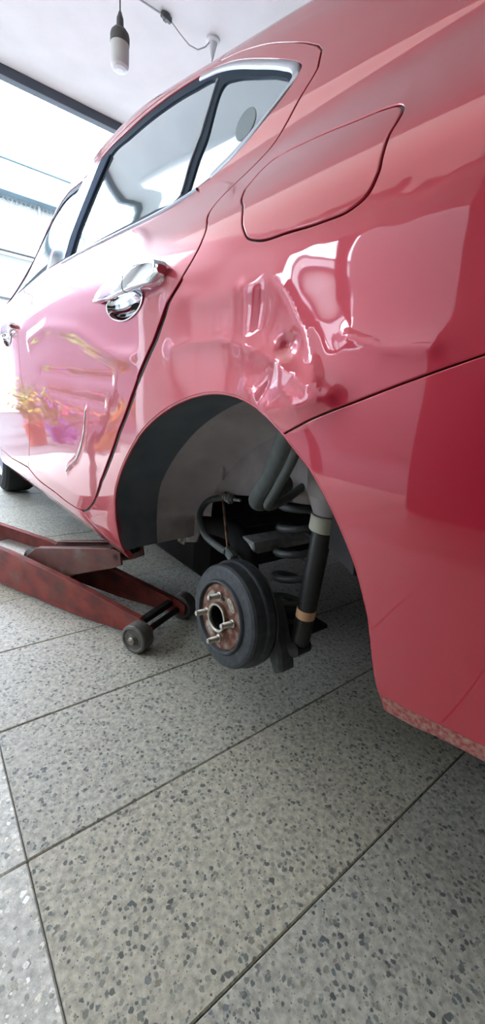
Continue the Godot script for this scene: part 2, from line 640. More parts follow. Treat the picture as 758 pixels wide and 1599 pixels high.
func materials() -> void:
	var p := plain(Color(0.68, 0.012, 0.165), 0.38, 0.3)
	p.clearcoat_enabled = true
	p.clearcoat = 1.0
	p.clearcoat_roughness = 0.03
	M.paint = p
	M.scuffed = grime([[0.0, Color(0.52, 0.10, 0.13)], [0.30, Color(0.56, 0.22, 0.22)], [0.45, Color(0.60, 0.36, 0.33)], [0.7, Color(0.62, 0.46, 0.41)], [1.0, Color(0.70, 0.60, 0.54)]], 0.65, 0.0, 5.0, 0.05, 21)
	M.primer = plain(Color(0.13, 0.125, 0.13), 0.85)
	M.black_gloss = plain(Color(0.02, 0.022, 0.026), 0.08)
	M.rubber = plain(Color(0.03, 0.032, 0.036), 0.6)
	M.trim = plain(Color(0.20, 0.245, 0.30), 0.6)  # lifted towards blue-grey, lens haze put into the colour
	M.felt = plain(Color(0.24, 0.30, 0.38), 0.85)  # paler and bluer than black, again for the lens haze
	M.gloss_trim = plain(Color(0.05, 0.055, 0.06), 0.12)
	M.trim.metallic_specular = 0.12
	M.felt.metallic_specular = 0.12
	M.chrome = plain(Color(0.86, 0.88, 0.9), 0.08, 1.0)
	M.satin = plain(Color(0.6, 0.63, 0.67), 0.28, 0.9)
	var g := plain(Color(0.76, 0.825, 0.845, 0.96), 0.05, 0.88)
	g.transparency = BaseMaterial3D.TRANSPARENCY_ALPHA
	M.glass = g
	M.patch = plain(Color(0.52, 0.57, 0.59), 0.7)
	M.liner = grime([[0.0, Color(0.27, 0.30, 0.33)], [0.5, Color(0.32, 0.345, 0.37)], [1.0, Color(0.37, 0.38, 0.39)]], 0.8, 0.0, 1.6, 0.012, 3)
	M.wall_metal = grime([[0.0, Color(0.54, 0.51, 0.51)], [0.5, Color(0.62, 0.585, 0.585)], [1.0, Color(0.68, 0.645, 0.64)]], 0.7, 0.0, 1.5, 0.012, 4)
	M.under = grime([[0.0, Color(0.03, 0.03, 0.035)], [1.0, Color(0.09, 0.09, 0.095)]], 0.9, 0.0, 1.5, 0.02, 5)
	M.pipe = grime([[0.0, Color(0.24, 0.26, 0.255)], [1.0, Color(0.35, 0.37, 0.36)]], 0.55, 0.0, 4.0, 0.02, 6)
	M.drum = grime([[0.0, Color(0.19, 0.205, 0.22)], [0.6, Color(0.25, 0.265, 0.28)], [1.0, Color(0.31, 0.32, 0.33)]], 0.6, 0.3, 5.0, 0.02, 7)
	M.rust = grime([[0.0, Color(0.24, 0.13, 0.09)], [0.42, Color(0.40, 0.22, 0.15)], [0.6, Color(0.47, 0.36, 0.30)], [1.0, Color(0.62, 0.57, 0.52)]], 0.55, 0.35, 3.5, 0.02, 8)
	M.stud = plain(Color(0.72, 0.70, 0.66), 0.35, 0.85)
	M.bare = grime([[0.0, Color(0.42, 0.40, 0.37)], [1.0, Color(0.68, 0.65, 0.60)]], 0.45, 0.6, 8.0, 0.02, 9)
	M.spring = plain(Color(0.30, 0.31, 0.31), 0.5, 0.2)
	M.shock = grime([[0.0, Color(0.035, 0.038, 0.04)], [0.7, Color(0.07, 0.072, 0.075)], [1.0, Color(0.2, 0.19, 0.18)]], 0.45, 0.0, 6.0, 0.03, 10)
	M.cream = plain(Color(0.66, 0.65, 0.58), 0.6)
	M.sticker = plain(Color(0.80, 0.62, 0.46), 0.7)
	M.beam = grime([[0.0, Color(0.56, 0.57, 0.57)], [1.0, Color(0.74, 0.74, 0.73)]], 0.6, 0.2, 4.0, 0.02, 11)
	M.jack = grime([[0.0, Color(0.17, 0.10, 0.09)], [0.34, Color(0.38, 0.13, 0.10)], [0.6, Color(0.50, 0.17, 0.13)], [0.8, Color(0.46, 0.25, 0.20)], [1.0, Color(0.42, 0.38, 0.35)]], 0.6, 0.1, 1.2, 0.014, 12)
	M.jack_worn = grime([[0.0, Color(0.18, 0.10, 0.085)], [0.4, Color(0.34, 0.15, 0.115)], [0.6, Color(0.36, 0.20, 0.16)], [0.75, Color(0.36, 0.29, 0.26)], [1.0, Color(0.44, 0.41, 0.38)]], 0.55, 0.2, 1.8, 0.012, 13)
	M.jack_dark = grime([[0.0, Color(0.07, 0.065, 0.065)], [1.0, Color(0.2, 0.18, 0.17)]], 0.6, 0.3, 4.0, 0.02, 14)
	M.jack_wheel = grime([[0.0, Color(0.28, 0.27, 0.255)], [1.0, Color(0.42, 0.405, 0.38)]], 0.6, 0.2, 6.0, 0.02, 15)
	M.tyre = plain(Color(0.025, 0.025, 0.027), 0.85)
	M.plaster = grime([[0.0, Color(0.82, 0.82, 0.81)], [1.0, Color(0.86, 0.86, 0.855)]], 0.9, 0.0, 0.5, 0.01, 16)
	M.dim_wall = grime([[0.0, Color(0.40, 0.39, 0.38)], [1.0, Color(0.48, 0.47, 0.455)]], 0.9, 0.0, 0.5, 0.01, 18)
	M.beam_paint = plain(Color(0.30, 0.33, 0.37), 0.6)
	M.white = plain(Color(0.84, 0.85, 0.85), 0.6)
	M.grey_plastic = plain(Color(0.32, 0.33, 0.33), 0.5)
	M.cord = plain(Color(0.10, 0.10, 0.105), 0.6)
	M.cord_white = plain(Color(0.72, 0.73, 0.72), 0.6)
	M.grout = plain(Color(0.42, 0.415, 0.39), 0.95)
	M.asphalt = grime([[0.0, Color(0.30, 0.30, 0.30)], [1.0, Color(0.45, 0.45, 0.44)]], 0.95, 0.0, 1.0, 0.05, 17)
	M.street_wall = plain(Color(0.80, 0.82, 0.82), 0.9)
	M.added_wall = plain(Color(0.49, 0.48, 0.47), 0.9)
	M.street_edge = plain(Color(0.42, 0.50, 0.54), 0.7)
	M.mauve_wall = plain(Color(0.45, 0.38, 0.42), 0.9)
	M.mesh = plain(Color(0.42, 0.43, 0.43), 0.6)
	M.seat = plain(Color(0.10, 0.10, 0.11), 0.9)
	var dark := Color(0.37, 0.38, 0.365)
	var mid := Color(0.52, 0.53, 0.495)
	var pale := Color(0.68, 0.67, 0.61)
	var stones := [dark, dark, mid, mid, mid, Color(0.58, 0.56, 0.49), Color(0.40, 0.42, 0.42), mid, Color(0.56, 0.56, 0.52), Color(0.60, 0.585, 0.53)]
	var tz := terrazzo(1024, 7000, 5, Color(0.69, 0.675, 0.62), stones)
	M.tiles = []
	for k in 4:
		var m := plain([Color(1, 1, 1), Color(0.965, 0.965, 0.97), Color(1.0, 0.99, 0.97), Color(0.98, 0.98, 0.98)][k], 0.5)
		m.albedo_texture = tz[0]
		m.heightmap_enabled = true
		m.heightmap_texture = tz[1]
		m.heightmap_scale = 0.06
		m.uv1_triplanar = true
		m.uv1_world_triplanar = true
		m.uv1_scale = Vector3.ONE / 0.54
		m.uv1_offset = Vector3(0.37 * k, 0.0, 0.61 * k)
		M.tiles.append(m)
	var tp := terrazzo(512, 1500, 9, Color(0.76, 0.75, 0.71), [pale, Color(0.86, 0.85, 0.81), Color(0.82, 0.80, 0.74), mid, Color(0.90, 0.89, 0.86)])
	var m2 := plain(Color.WHITE, 0.42)
	m2.albedo_texture = tp[0]
	m2.heightmap_enabled = true
	m2.heightmap_texture = tp[1]
	m2.heightmap_scale = 0.08
	m2.uv1_triplanar = true
	m2.uv1_world_triplanar = true
	m2.uv1_scale = Vector3.ONE / 0.31
	M.pale_tile = m2


# ---------------------------------------------------------------- the place
func slab(called: String, lo: Vector3, hi: Vector3, mat: Material, parent: Node3D = self) -> MeshInstance3D:
	var mb := MB.new()
	mb.box((lo + hi) * 0.5, hi - lo, Basis(), 0.004)
	return build(mb, called, mat, parent)


func room() -> void:
	const XF := -4.25
	const XB := 2.3
	const ZN := 2.3
	const ZF := -3.4
	const H := 3.0
	var f := slab("floor", Vector3(XF, -0.2, ZF), Vector3(XB, -0.006, ZN), M.grout)
	tag(f, "", "", "", "structure")
	# terrazzo slabs laid in rows: joints across the car every 0.311 m, along it every 0.93 m
	var shapes := {}
	for i in range(-13, 9):
		for j in range(-4, 3):
			var x0 := -0.250 + 0.311 * i
			var z0 := 0.276 + 0.93 * j
			var lo := Vector2(maxf(x0, XF), maxf(z0, ZF))
			var hi := Vector2(minf(x0 + 0.311, XB), minf(z0 + 0.93, ZN))
			if hi.x - lo.x < 0.02 or hi.y - lo.y < 0.02:
				continue
			var size := Vector2(hi.x - lo.x - 0.0018, hi.y - lo.y - 0.0018)
			var key := "%d_%d" % [int(round(size.x * 1000)), int(round(size.y * 1000))]
			if not shapes.has(key):
				var mb := MB.new()
				mb.box(Vector3(0, -0.012, 0), Vector3(size.x, 0.024, size.y), Basis(), 0.0022)
				shapes[key] = mb.mesh()
			var t := MeshInstance3D.new()
			t.name = numbered("tile")
			t.mesh = shapes[key]
			t.material_override = M.pale_tile if j == 0 and i < 3 else M.tiles[rng.randi() % 4]
			t.position = Vector3((lo.x + hi.x) * 0.5, rng.randf_range(-0.0012, 0.0006), (lo.y + hi.y) * 0.5)
			f.add_child(t, true)
	tag(slab("ceiling", Vector3(XF, H, ZF), Vector3(XB, H + 0.2, ZN), M.plaster), "", "", "", "structure")
	tag(slab("wall_back", Vector3(XB, -0.2, ZF - 0.2), Vector3(XB + 0.2, H + 0.2, ZN + 0.2), M.dim_wall), "", "", "", "structure")
	# the near wall has a wide doorway to a yard
	tag(slab("wall_near", Vector3(-1.25, -0.2, ZN), Vector3(XB, H + 0.2, ZN + 0.2), M.dim_wall), "", "", "", "structure")
	tag(slab("wall_near", Vector3(XF, -0.2, ZN), Vector3(-3.5, H + 0.2, ZN + 0.2), M.plaster), "", "", "", "structure")
	tag(slab("wall_near", Vector3(-3.5, 2.05, ZN), Vector3(-1.25, H + 0.2, ZN + 0.2), M.plaster), "", "", "", "structure")
	tag(slab("ground", Vector3(XF, -0.3, ZN), Vector3(12, -0.03, 25), M.asphalt), "", "", "", "structure")
	tag(slab("wall_added", Vector3(XF, -0.2, 5.0), Vector3(6, 3.4, 5.2), M.added_wall), "", "", "", "structure")  # unseen wall added to dim the sky mirrored through the doorway
	tag(slab("wall_far", Vector3(XF, -0.2, ZF - 0.2), Vector3(XB, H + 0.2, ZF), M.dim_wall), "", "", "", "structure")
	tag(slab("wall_front", Vector3(XF - 0.2, -0.2, 1.6), Vector3(XF, H + 0.2, ZN + 0.2), M.plaster), "", "", "", "structure")
	tag(slab("wall_neighbour", Vector3(-6.9, -0.2, 0.82), Vector3(-6.6, 3.2, 6.0), M.mauve_wall), "", "", "", "structure")
	tag(slab("trim_1", Vector3(XF - 0.05, H - 0.07, ZF), Vector3(XF + 0.03, H, ZN), M.beam_paint), "", "", "", "structure")
	# across the street
	tag(slab("ground", Vector3(-30, -0.3, -25), Vector3(XF, -0.03, 25), M.asphalt), "", "", "", "structure")
	var b := base("street_building", Vector3(-9.2, 0, 0))
	tag(b, "pale building across the street with a white canopy and a wire mesh screen", "building")
	var mb := MB.new()
	mb.box(Vector3(-2.0, 2.1, 0), Vector3(4.0, 4.26, 24.0), Basis(), 0.02)
	build(mb, "wall", M.street_wall, b)
	mb = MB.new()
	mb.box(Vector3(0.12, 4.27, 0), Vector3(0.5, 0.1, 24.2), Basis(), 0.01)
	build(mb, "cornice", M.street_edge, b)
	mb = MB.new()
	mb.box(Vector3(0.15, 4.0, 0), Vector3(0.36, 0.42, 24.0), Basis(), 0.01)
	build(mb, "canopy", M.white, b)
	mb = MB.new()
	mb.box(Vector3(0.18, 3.77, 0.0), Vector3(0.44, 0.05, 24.0), Basis(), 0.005)
	build(mb, "canopy_edge", M.street_edge, b)
	mb = MB.new()
	mb.box(Vector3(0.18, 2.92, 0), Vector3(0.14, 0.05, 24.0), Basis(), 0.005)
	build(mb, "rail", M.mesh, b)
	var wires := MB.new()
	for k in 60:
		var z := -3.4 + k * 0.07
		for s in [-1.0, 1.0]:
			wires.tube([Vector3(0.19, 2.95, z), Vector3(0.19, 3.74, z + 0.45 * s)], 0.006, 5)
	var wn := build(wires, "wire_mesh", M.mesh, b)
	tag(wn, "", "", "", "stuff")
	for k in 6:
		mb = MB.new()
		mb.box(Vector3(0.19, 3.34, -3.4 + k * 0.84), Vector3(0.04, 0.82, 0.04), Basis(), 0.004)
		build(mb, "mesh_post", M.mesh, b)
	mb = MB.new()
	mb.box(Vector3(0.06, 2.5, -1.4), Vector3(0.12, 0.7, 1.6), Basis(), 0.01)
	build(mb, "shutter_box", M.grey_plastic, b)


func lamps() -> void:
	var at := Vector3(-2.30, 2.235, -0.55)
	var o := base("hanging_bulb", at)
	tag(o, "unlit white bulb in a grey socket hanging on a black cord from the white ceiling", "lamp")
	var mb := MB.new()
	mb.lathe(Vector3.ZERO, Vector3.UP, [Vector2(0.001, -0.065), Vector2(0.018, -0.064), Vector2(0.032, -0.058), Vector2(0.0395, -0.048), Vector2(0.0415, -0.036), Vector2(0.0415, 0.035)], 32)
	build(mb, "bulb", M.white, o)
	mb = MB.new()
	mb.lathe(Vector3.ZERO, Vector3.UP, [Vector2(0.0418, 0.034), Vector2(0.043, 0.036), Vector2(0.043, 0.062), Vector2(0.040, 0.074), Vector2(0.030, 0.086), Vector2(0.019, 0.092)], 32)
	build(mb, "bulb_collar", M.grey_plastic, o)
	mb = MB.new()
	mb.lathe(Vector3.ZERO, Vector3.UP, [Vector2(0.019, 0.09), Vector2(0.017, 0.093), Vector2(0.015, 0.128), Vector2(0.011, 0.138), Vector2(0.006, 0.152), Vector2(0.003, 0.154)], 24)
	build(mb, "socket", M.grey_plastic, o)
	mb = MB.new()
	mb.tube([Vector3(0, 0.15, 0), Vector3(-0.004, 0.4, 0.002), Vector3(-0.006, 0.765, 0.003)], 0.0032, 8)
	build(mb, "cord", M.cord, o)
	# a second lamp point: rose on the ceiling with a bare cord, fed by a cable with a connector
	var r := base("ceiling_rose", Vector3(-2.914, 3.0, -1.416))
	tag(r, "white cone shaped ceiling rose with a thin cord dropping behind the car roof", "lamp fitting")
	mb = MB.new()
	mb.lathe(Vector3.ZERO, Vector3.DOWN, [Vector2(0.001, 0.0), Vector2(0.045, 0.0), Vector2(0.045, 0.012), Vector2(0.03, 0.02), Vector2(0.026, 0.03), Vector2(0.008, 0.105), Vector2(0.003, 0.11)], 28)
	build(mb, "rose", M.white, r)
	mb = MB.new()
	mb.tube([Vector3(0, -0.1, 0), Vector3(0, -0.6, 0)], 0.003, 8)
	build(mb, "cord", M.cord, r)
	var c := base("ceiling_cable", Vector3(-2.967, 2.99, -1.104))
	tag(c, "pale cable sagging under the ceiling with a dark inline connector", "cable")
	mb = MB.new()
	mb.tube([Vector3(-0.03, 0.0, 0.5), Vector3(-0.015, -0.004, 0.25), Vector3(0, -0.006, 0.03)], 0.006, 8)
	mb.tube([Vector3(0, -0.008, -0.03), Vector3(0.015, -0.05, -0.09), Vector3(0.03, -0.085, -0.15), Vector3(0.04, -0.085, -0.21), Vector3(0.047, -0.05, -0.26), Vector3(0.05, -0.01, -0.29)], 0.004, 8)
	build(mb, "cable", M.cord_white, c)
	mb = MB.new()
	mb.box(Vector3(0, -0.006, 0), Vector3(0.03, 0.03, 0.075), Basis(Vector3.UP, 0.15), 0.006)
	mb.box(Vector3(0, -0.006, 0), Vector3(0.04, 0.036, 0.03), Basis(Vector3.UP, 0.15), 0.005)
	build(mb, "connector", M.grey_plastic, c)


func added_ceiling_glow() -> void:
	var o := base("added_ceiling_glow", Vector3(-1.45, 3.0, 1.2))  # panel added out of view, in place of light from a bright ceiling
	tag(o, "added unseen glowing panel standing in for a bright ceiling beside the car", "lamp")
	var mb := MB.new()
	mb.box(Vector3(0, -0.03, 0), Vector3(4.66, 0.06, 2.16), Basis(), 0.008)
	build(mb, "housing", M.white, o)
	mb = MB.new()
	mb.box(Vector3(0, -0.064, 0), Vector3(4.6, 0.012, 2.1), Basis(), 0.003)
	var glow := plain(Color(0.9, 0.9, 0.9), 0.6)
	glow.emission_enabled = true
	glow.emission = Color(1.0, 0.97, 0.92)
	glow.emission_energy_multiplier = 0.06
	build(mb, "glow_face", glow, o)
	var l := AreaLight3D.new()
	l.name = "glow_light"
	l.area_size = Vector2(4.56, 2.06)
	l.light_color = Color(1.0, 0.985, 0.955)
	l.light_energy = GLOW_ENERGY
	l.shadow_enabled = true
	l.area_range = 8.0
	l.position = Vector3(0, -0.078, 0)
	l.rotation.x = -PI / 2
	o.add_child(l, true)


# ---------------------------------------------------------------- the car
const G_TOP := [-0.523, 1.082, -0.512, 1.032, -0.523, 0.975, -0.541, 0.909, -0.553, 0.874, -0.562, 0.859, -0.575, 0.840, -0.597, 0.818, -0.616, 0.792, -0.618, 0.770, -0.606, 0.744, -0.590, 0.718, -0.592, 0.697, -0.610, 0.671, -0.639, 0.646]
const G_LOW := [-0.679, 0.609, -0.731, 0.558, -0.781, 0.502, -0.837, 0.440, -0.911, 0.359, -0.990, 0.278, -1.066, 0.202, -1.123, 0.150, -1.176, 0.115, -1.247, 0.095, -1.361, 0.087, -1.572, 0.092, -1.867, 0.100, -1.99, 0.118]
const FRONT_GAP := [-1.97, 0.140, -1.883, 0.236, -1.845, 0.286, -1.852, 0.359, -1.890, 0.430, -1.925, 0.483, -1.945, 0.560, -1.945, 0.648, -1.945, 0.718, -1.955, 0.80, -1.935, 0.865, -1.893, 0.898]
const T_GAP := [-1.865, 0.995, -1.815, 1.115, -1.73, 1.206, -1.60, 1.251, -1.410, 1.258, -1.200, 1.262, -1.032, 1.262, -0.894, 1.249, -0.800, 1.230, -0.723, 1.204, -0.632, 1.164, -0.572, 1.130, -0.539, 1.104]
const WIN := [-1.872, 0.904, -1.838, 0.992, -1.794, 1.110, -1.702, 1.192, -1.595, 1.228, -1.386, 1.236, -1.184, 1.244, -1.016, 1.243, -0.878, 1.225, -0.722, 1.170, -0.609, 1.113, -0.575, 1.088, -0.557, 1.067, -0.556, 1.049, -0.575, 0.996, -0.618, 0.946, -0.674, 0.907, -0.721, 0.889, -0.781, 0.881, -0.853, 0.876, -0.969, 0.874, -1.116, 0.875, -1.255, 0.878, -1.424, 0.883, -1.650, 0.895]
const REAR_GLASS := [-1.575, 0.892, -1.530, 1.034, -1.489, 1.193, -1.346, 1.199, -1.148, 1.205, -0.977, 1.199, -0.872, 1.184, -0.842, 1.034, -0.848, 0.890, -0.952, 0.888, -1.131, 0.888, -1.321, 0.889, -1.463, 0.890]
const QUARTER_GLASS := [-0.812, 0.889, -0.803, 1.005, -0.812, 1.155, -0.782, 1.149, -0.696, 1.119, -0.618, 1.080, -0.584, 1.053, -0.576, 1.033, -0.592, 0.998, -0.632, 0.953, -0.687, 0.917, -0.736, 0.897, -0.775, 0.889]
const FUEL := [-0.542, 0.777, -0.532, 0.755, -0.506, 0.721, -0.491, 0.691, -0.477, 0.672, -0.454, 0.663, -0.396, 0.659, -0.343, 0.657, -0.308, 0.660, -0.290, 0.669, -0.283, 0.688, -0.285, 0.714, -0.288, 0.735, -0.287, 0.758, -0.290, 0.771, -0.299, 0.782, -0.322, 0.792, -0.361, 0.801, -0.405, 0.812, -0.453, 0.821, -0.497, 0.826, -0.521, 0.823, -0.536, 0.807]
const SEAM := [-0.364, 0.421, -0.329, 0.438, -0.295, 0.453, -0.266, 0.465, -0.237, 0.477, -0.191, 0.495, -0.155, 0.509, 0.0, 0.553, 0.30, 0.62]
const ARCH := [-0.962, 0.040, -0.960, 0.097, -0.961, 0.150, -0.952, 0.200, -0.926, 0.247, -0.876, 0.304, -0.813, 0.355, -0.730, 0.406, -0.649, 0.440, -0.583, 0.458, -0.529, 0.465, -0.480, 0.463, -0.435, 0.454, -0.394, 0.438, -0.364, 0.420]
const ARCH_BUMPER := [-0.364, 0.420, -0.320, 0.388, -0.287, 0.354, -0.261, 0.321, -0.240, 0.288, -0.226, 0.254, -0.213, 0.214, -0.203, 0.173, -0.194, 0.138, -0.183, 0.111]


func ring_of(parts: Array) -> PackedVector2Array:
	var out := PackedVector2Array()
	for p in parts:
		for q in p:
			if out.is_empty() or out[-1].distance_to(q) > 0.0008:
				out.append(q)
	if out[0].distance_to(out[-1]) < 0.0008:
		out.remove_at(out.size() - 1)
	return out


func V(x: float, y: float) -> PackedVector2Array:
	return PackedVector2Array([Vector2(x, y)])


func make_car() -> void:
	car = base("sedan", CAR_AT)
	tag(car, "red four door sedan with a dented rear quarter and its rear wheel taken off", "car")
	var gt := curve(G_TOP)
	var gl := curve(G_LOW)
	var fg := curve(FRONT_GAP)
	var tg := curve(T_GAP)
	var arch := curve(ARCH)
	var archb := curve(ARCH_BUMPER)
	var seam := curve(SEAM)
	var win := ring_of([curve(WIN)])
	var rg := ring_of([curve(REAR_GLASS)])
	var qg := ring_of([curve(QUARTER_GLASS)])
	var fuel := ring_of([curve(FUEL + [FUEL[0], FUEL[1]], 0.006)])
	# rear door
	var door_ring := ring_of([gt, gl, fg, tg])
	var dish := PackedVector2Array()
	for i in 40:
		var w := TAU_ * i / 40
		dish.append(Vector2(-0.868 + 0.088 * cos(w), 0.634 + 0.036 * sin(w)))
	var door := build(panel(inset(door_ring, 0.0035), [win, dish], 0.008), "rear_door", M.paint, car)
	tag(door, "crumpled red rear door with a long vertical scratch")
	build(panel(inset(win, 0.0012), [rg, qg], 0.012, -0.003, 0.008), "window_frame", M.trim, door)
	build(panel(ring_of([curve([-1.577, 0.891, -1.532, 1.034, -1.491, 1.193]), curve([-1.491, 1.193, -1.585, 1.215, -1.592, 1.10, -1.640, 0.897])]), [], 0.012, 0.0004, 0.004), "pillar_strip", M.felt, door)
	build(panel(ring_of([curve([-1.650, 0.899, -1.602, 1.10, -1.594, 1.215]), curve([-1.594, 1.215, -1.700, 1.184, -1.790, 1.106, -1.833, 0.992, -1.866, 0.908])]), [], 0.012, 0.0006, 0.004), "pillar_cover", M.gloss_trim, door)
	build(panel(inset(rg, 0.001), [], 0.02, -0.007, 0.004), "window_glass", M.glass, door)
	build(panel(inset(qg, 0.001), [], 0.02, -0.006, 0.004), "quarter_glass", M.glass, door)
	build(bead(curve([-0.96, 1.226, -0.878, 1.212, -0.722, 1.157, -0.609, 1.100, -0.577, 1.074, -0.566, 1.052, -0.585, 0.999, -0.626, 0.951, -0.681, 0.914, -0.727, 0.894]), 0.016, 0.006, -0.004), "window_molding", M.satin, door)
	build(bead(curve([-0.857, 1.175, -0.832, 1.034, -0.834, 0.893]), 0.004, 0.004, -0.003), "division_bar", M.satin, door)
	build(bead(curve([-1.66, 0.886, -1.424, 0.875, -1.116, 0.868, -0.853, 0.869, -0.760, 0.876]), 0.006, 0.004, 0.0), "belt_molding", M.satin, door)
	build(bead(curve([-1.132, 0.403, -1.140, 0.36, -1.163, 0.317, -1.231, 0.257, -1.352, 0.205]), 0.005, 0.0012, 0.0), "scratch_edge", M.bare, door)
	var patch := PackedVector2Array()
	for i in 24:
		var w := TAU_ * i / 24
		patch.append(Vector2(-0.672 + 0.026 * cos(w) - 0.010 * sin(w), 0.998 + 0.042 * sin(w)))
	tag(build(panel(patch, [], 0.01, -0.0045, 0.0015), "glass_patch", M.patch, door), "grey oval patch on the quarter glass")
	handle(door, 0.0)
	# front door, fender, sill
	var pil := curve([-1.893, 0.898, -1.880, 0.93, -1.865, 0.995, -1.815, 1.115, -1.73, 1.206])
	var fd := ring_of([fg, pil, curve([-1.73, 1.206, -1.90, 1.24, -2.05, 1.262, -2.25, 1.265]), curve([-2.25, 1.265, -2.55, 1.22, -2.80, 1.10, -2.97, 0.90]), curve([-2.97, 0.90, -3.0, 0.70, -2.98, 0.40, -2.93, 0.16, -2.90, 0.12]), curve([-2.90, 0.12, -2.4, 0.11, -1.99, 0.118])])
	var fwin := ring_of([curve([-1.905, 0.908, -1.885, 0.995, -1.835, 1.115, -1.76, 1.195, -1.90, 1.235, -2.05, 1.25, -2.25, 1.25, -2.52, 1.205, -2.72, 1.10, -2.86, 0.94, -2.84, 0.91, -2.5, 0.90, -2.2, 0.90])])
	var dish2 := moved(dish, Vector2(-1.315, 0.0))
	var fdoor := build(panel(inset(fd, 0.003), [fwin, dish2], 0.02), "front_door", M.paint, car)
	var fgl := inset(fwin, 0.028)
	build(panel(inset(fwin, 0.001), [fgl], 0.03, -0.003, 0.008), "window_frame", M.trim, fdoor)
	build(panel(inset(fgl, 0.001), [], 0.03, -0.007, 0.004), "window_glass", M.glass, fdoor)
	handle(fdoor, -1.315)
	var fender := ring_of([curve([-2.90, 0.12, -2.93, 0.16, -2.98, 0.40, -3.0, 0.70, -2.97, 0.90]), curve([-2.97, 0.90, -3.3, 0.88, -3.95, 0.86]), curve([-3.95, 0.86, -3.95, 0.10]), curve([-3.95, 0.10, -3.55, 0.10, -3.49, 0.14, -3.45, 0.25, -3.35, 0.36, -3.2, 0.42, -3.05, 0.41, -2.93, 0.34, -2.85, 0.22, -2.825, 0.12])])
	build(panel(inset(fender, 0.002), [], 0.03), "front_fender", M.paint, car)
	var sill := ring_of([curve([-0.968, 0.0, -1.8, 0.0, -2.83, 0.0]), curve([-2.83, 0.0, -2.82, 0.118]), curve([-2.82, 0.118, -2.4, 0.108, -1.99, 0.116]), rev(curve([-1.247, 0.091, -1.361, 0.084, -1.572, 0.088, -1.867, 0.096, -1.99, 0.114])), curve([-1.247, 0.091, -1.19, 0.075, -1.12, 0.055, -0.968, 0.044])])
	build(panel(inset(sill, 0.001), [], 0.012), "sill_panel", M.paint, car)
	# rear quarter: pushed in behind the door edge, so the gap there gapes
	var q_low := curve([-0.968, 0.044, -1.12, 0.055, -1.19, 0.075, -1.235, 0.092])
	var gl2 := curve([-1.235, 0.092, -1.168, 0.114, -1.110, 0.152, -1.050, 0.204, -0.969, 0.280, -0.890, 0.361, -0.817, 0.441, -0.762, 0.502, -0.714, 0.558, -0.668, 0.609, -0.632, 0.646])
	var rear_up := curve([0.30, 0.62, 0.32, 0.72, 0.26, 0.86, 0.06, 0.98, -0.06, 1.06, -0.30, 1.24, -0.60, 1.37, -0.75, 1.41, -0.90, 1.43])
	var roof_cut := curve([-0.90, 1.43, -0.902, 1.318])
	var quarter := ring_of([q_low, gl2, rev(gt), rev(curve([-0.90, 1.252, -0.800, 1.230, -0.723, 1.204, -0.632, 1.164, -0.572, 1.130, -0.539, 1.104])), rev(roof_cut), rev(rear_up), rev(seam), rev(arch)])
	var qp := build(panel(inset(quarter, 0.0025), [fuel], 0.0052), "quarter_panel", M.paint, car)
	tag(qp, "red rear quarter panel dented and creased above the wheel arch")
	var fl := build(panel(inset(fuel, 0.006), [], 0.008, 0.0002, 0.010, false, 0.0022), "fuel_door", M.paint, car)
	build(panel(inset(ring_of([curve([-0.90, 1.252, -1.032, 1.265, -1.200, 1.266, -1.410, 1.262, -1.60, 1.256, -1.75, 1.22, -1.90, 1.244, -2.05, 1.266, -2.25, 1.269, -2.28, 1.29]), curve([-2.28, 1.30, -1.7, 1.32, -0.90, 1.318])]), 0.0015), [], 0.012), "roof_rail", M.paint, car)
	# bumper
	var bb := curve([-0.183, 0.111, -0.154, 0.114, -0.128, 0.120, -0.083, 0.129, 0.05, 0.14, 0.30, 0.15])
	var bl := moved(bb, Vector2(-0.004, 0.021))
	bl[0] = Vector2(-0.188, 0.127)
	var bumper := ring_of([seam, curve([0.30, 0.62, 0.31, 0.4, 0.296, 0.171]), rev(bl), rev(curve(ARCH_BUMPER.slice(0, 18) + [-0.188, 0.127]))])
	var lipp := ring_of([bl, rev(bb)])
	var bp := build(panel(inset(bumper, 0.0022), [], 0.01, 0.0, 0.02), "rear_bumper", M.paint, car)
	tag(build(panel(inset(lipp, 0.0004), [], 0.006, -0.0006, 0.014), "bumper_lip", M.scuffed, car), "dusty scraped lower edge of the red bumper")
	build(bead(ring_of([curve([-0.90, 1.252, -0.800, 1.230, -0.723, 1.204, -0.632, 1.164, -0.572, 1.130, -0.539, 1.104]), gt, curve([-0.639, 0.646, -0.675, 0.609, -0.725, 0.558, -0.775, 0.502, -0.829, 0.440, -0.903, 0.360, -0.982, 0.279, -1.06, 0.203, -1.118, 0.151, -1.173, 0.1145, -1.24, 0.0935])]), 0.016, 0.006, -0.0095), "door_gap_shade", M.rubber, car)  # dark bead added to put shade into the door gap
	build(bead(ring_of([curve(FUEL)]), 0.012, 0.005, -0.0075), "fuel_gap_shade", M.rubber, car)  # black bead standing in for the dark of the fuel door gap
	build(bead(seam, 0.012, 0.006, -0.0095), "seam_shade", M.rubber, car)  # dark bead laid in the seam as its shade
	# dark inner skin behind the gaps
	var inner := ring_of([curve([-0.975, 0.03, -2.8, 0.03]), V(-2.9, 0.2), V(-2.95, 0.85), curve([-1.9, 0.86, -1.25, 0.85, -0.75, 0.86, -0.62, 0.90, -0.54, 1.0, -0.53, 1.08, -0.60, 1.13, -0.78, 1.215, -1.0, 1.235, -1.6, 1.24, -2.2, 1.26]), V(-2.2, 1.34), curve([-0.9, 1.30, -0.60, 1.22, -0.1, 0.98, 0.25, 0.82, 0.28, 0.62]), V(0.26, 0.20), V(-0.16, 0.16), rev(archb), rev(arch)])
	build(panel(inset(inner, 0.012), [], 0.03, -0.024, 0.0), "inner_skin", M.under, car)
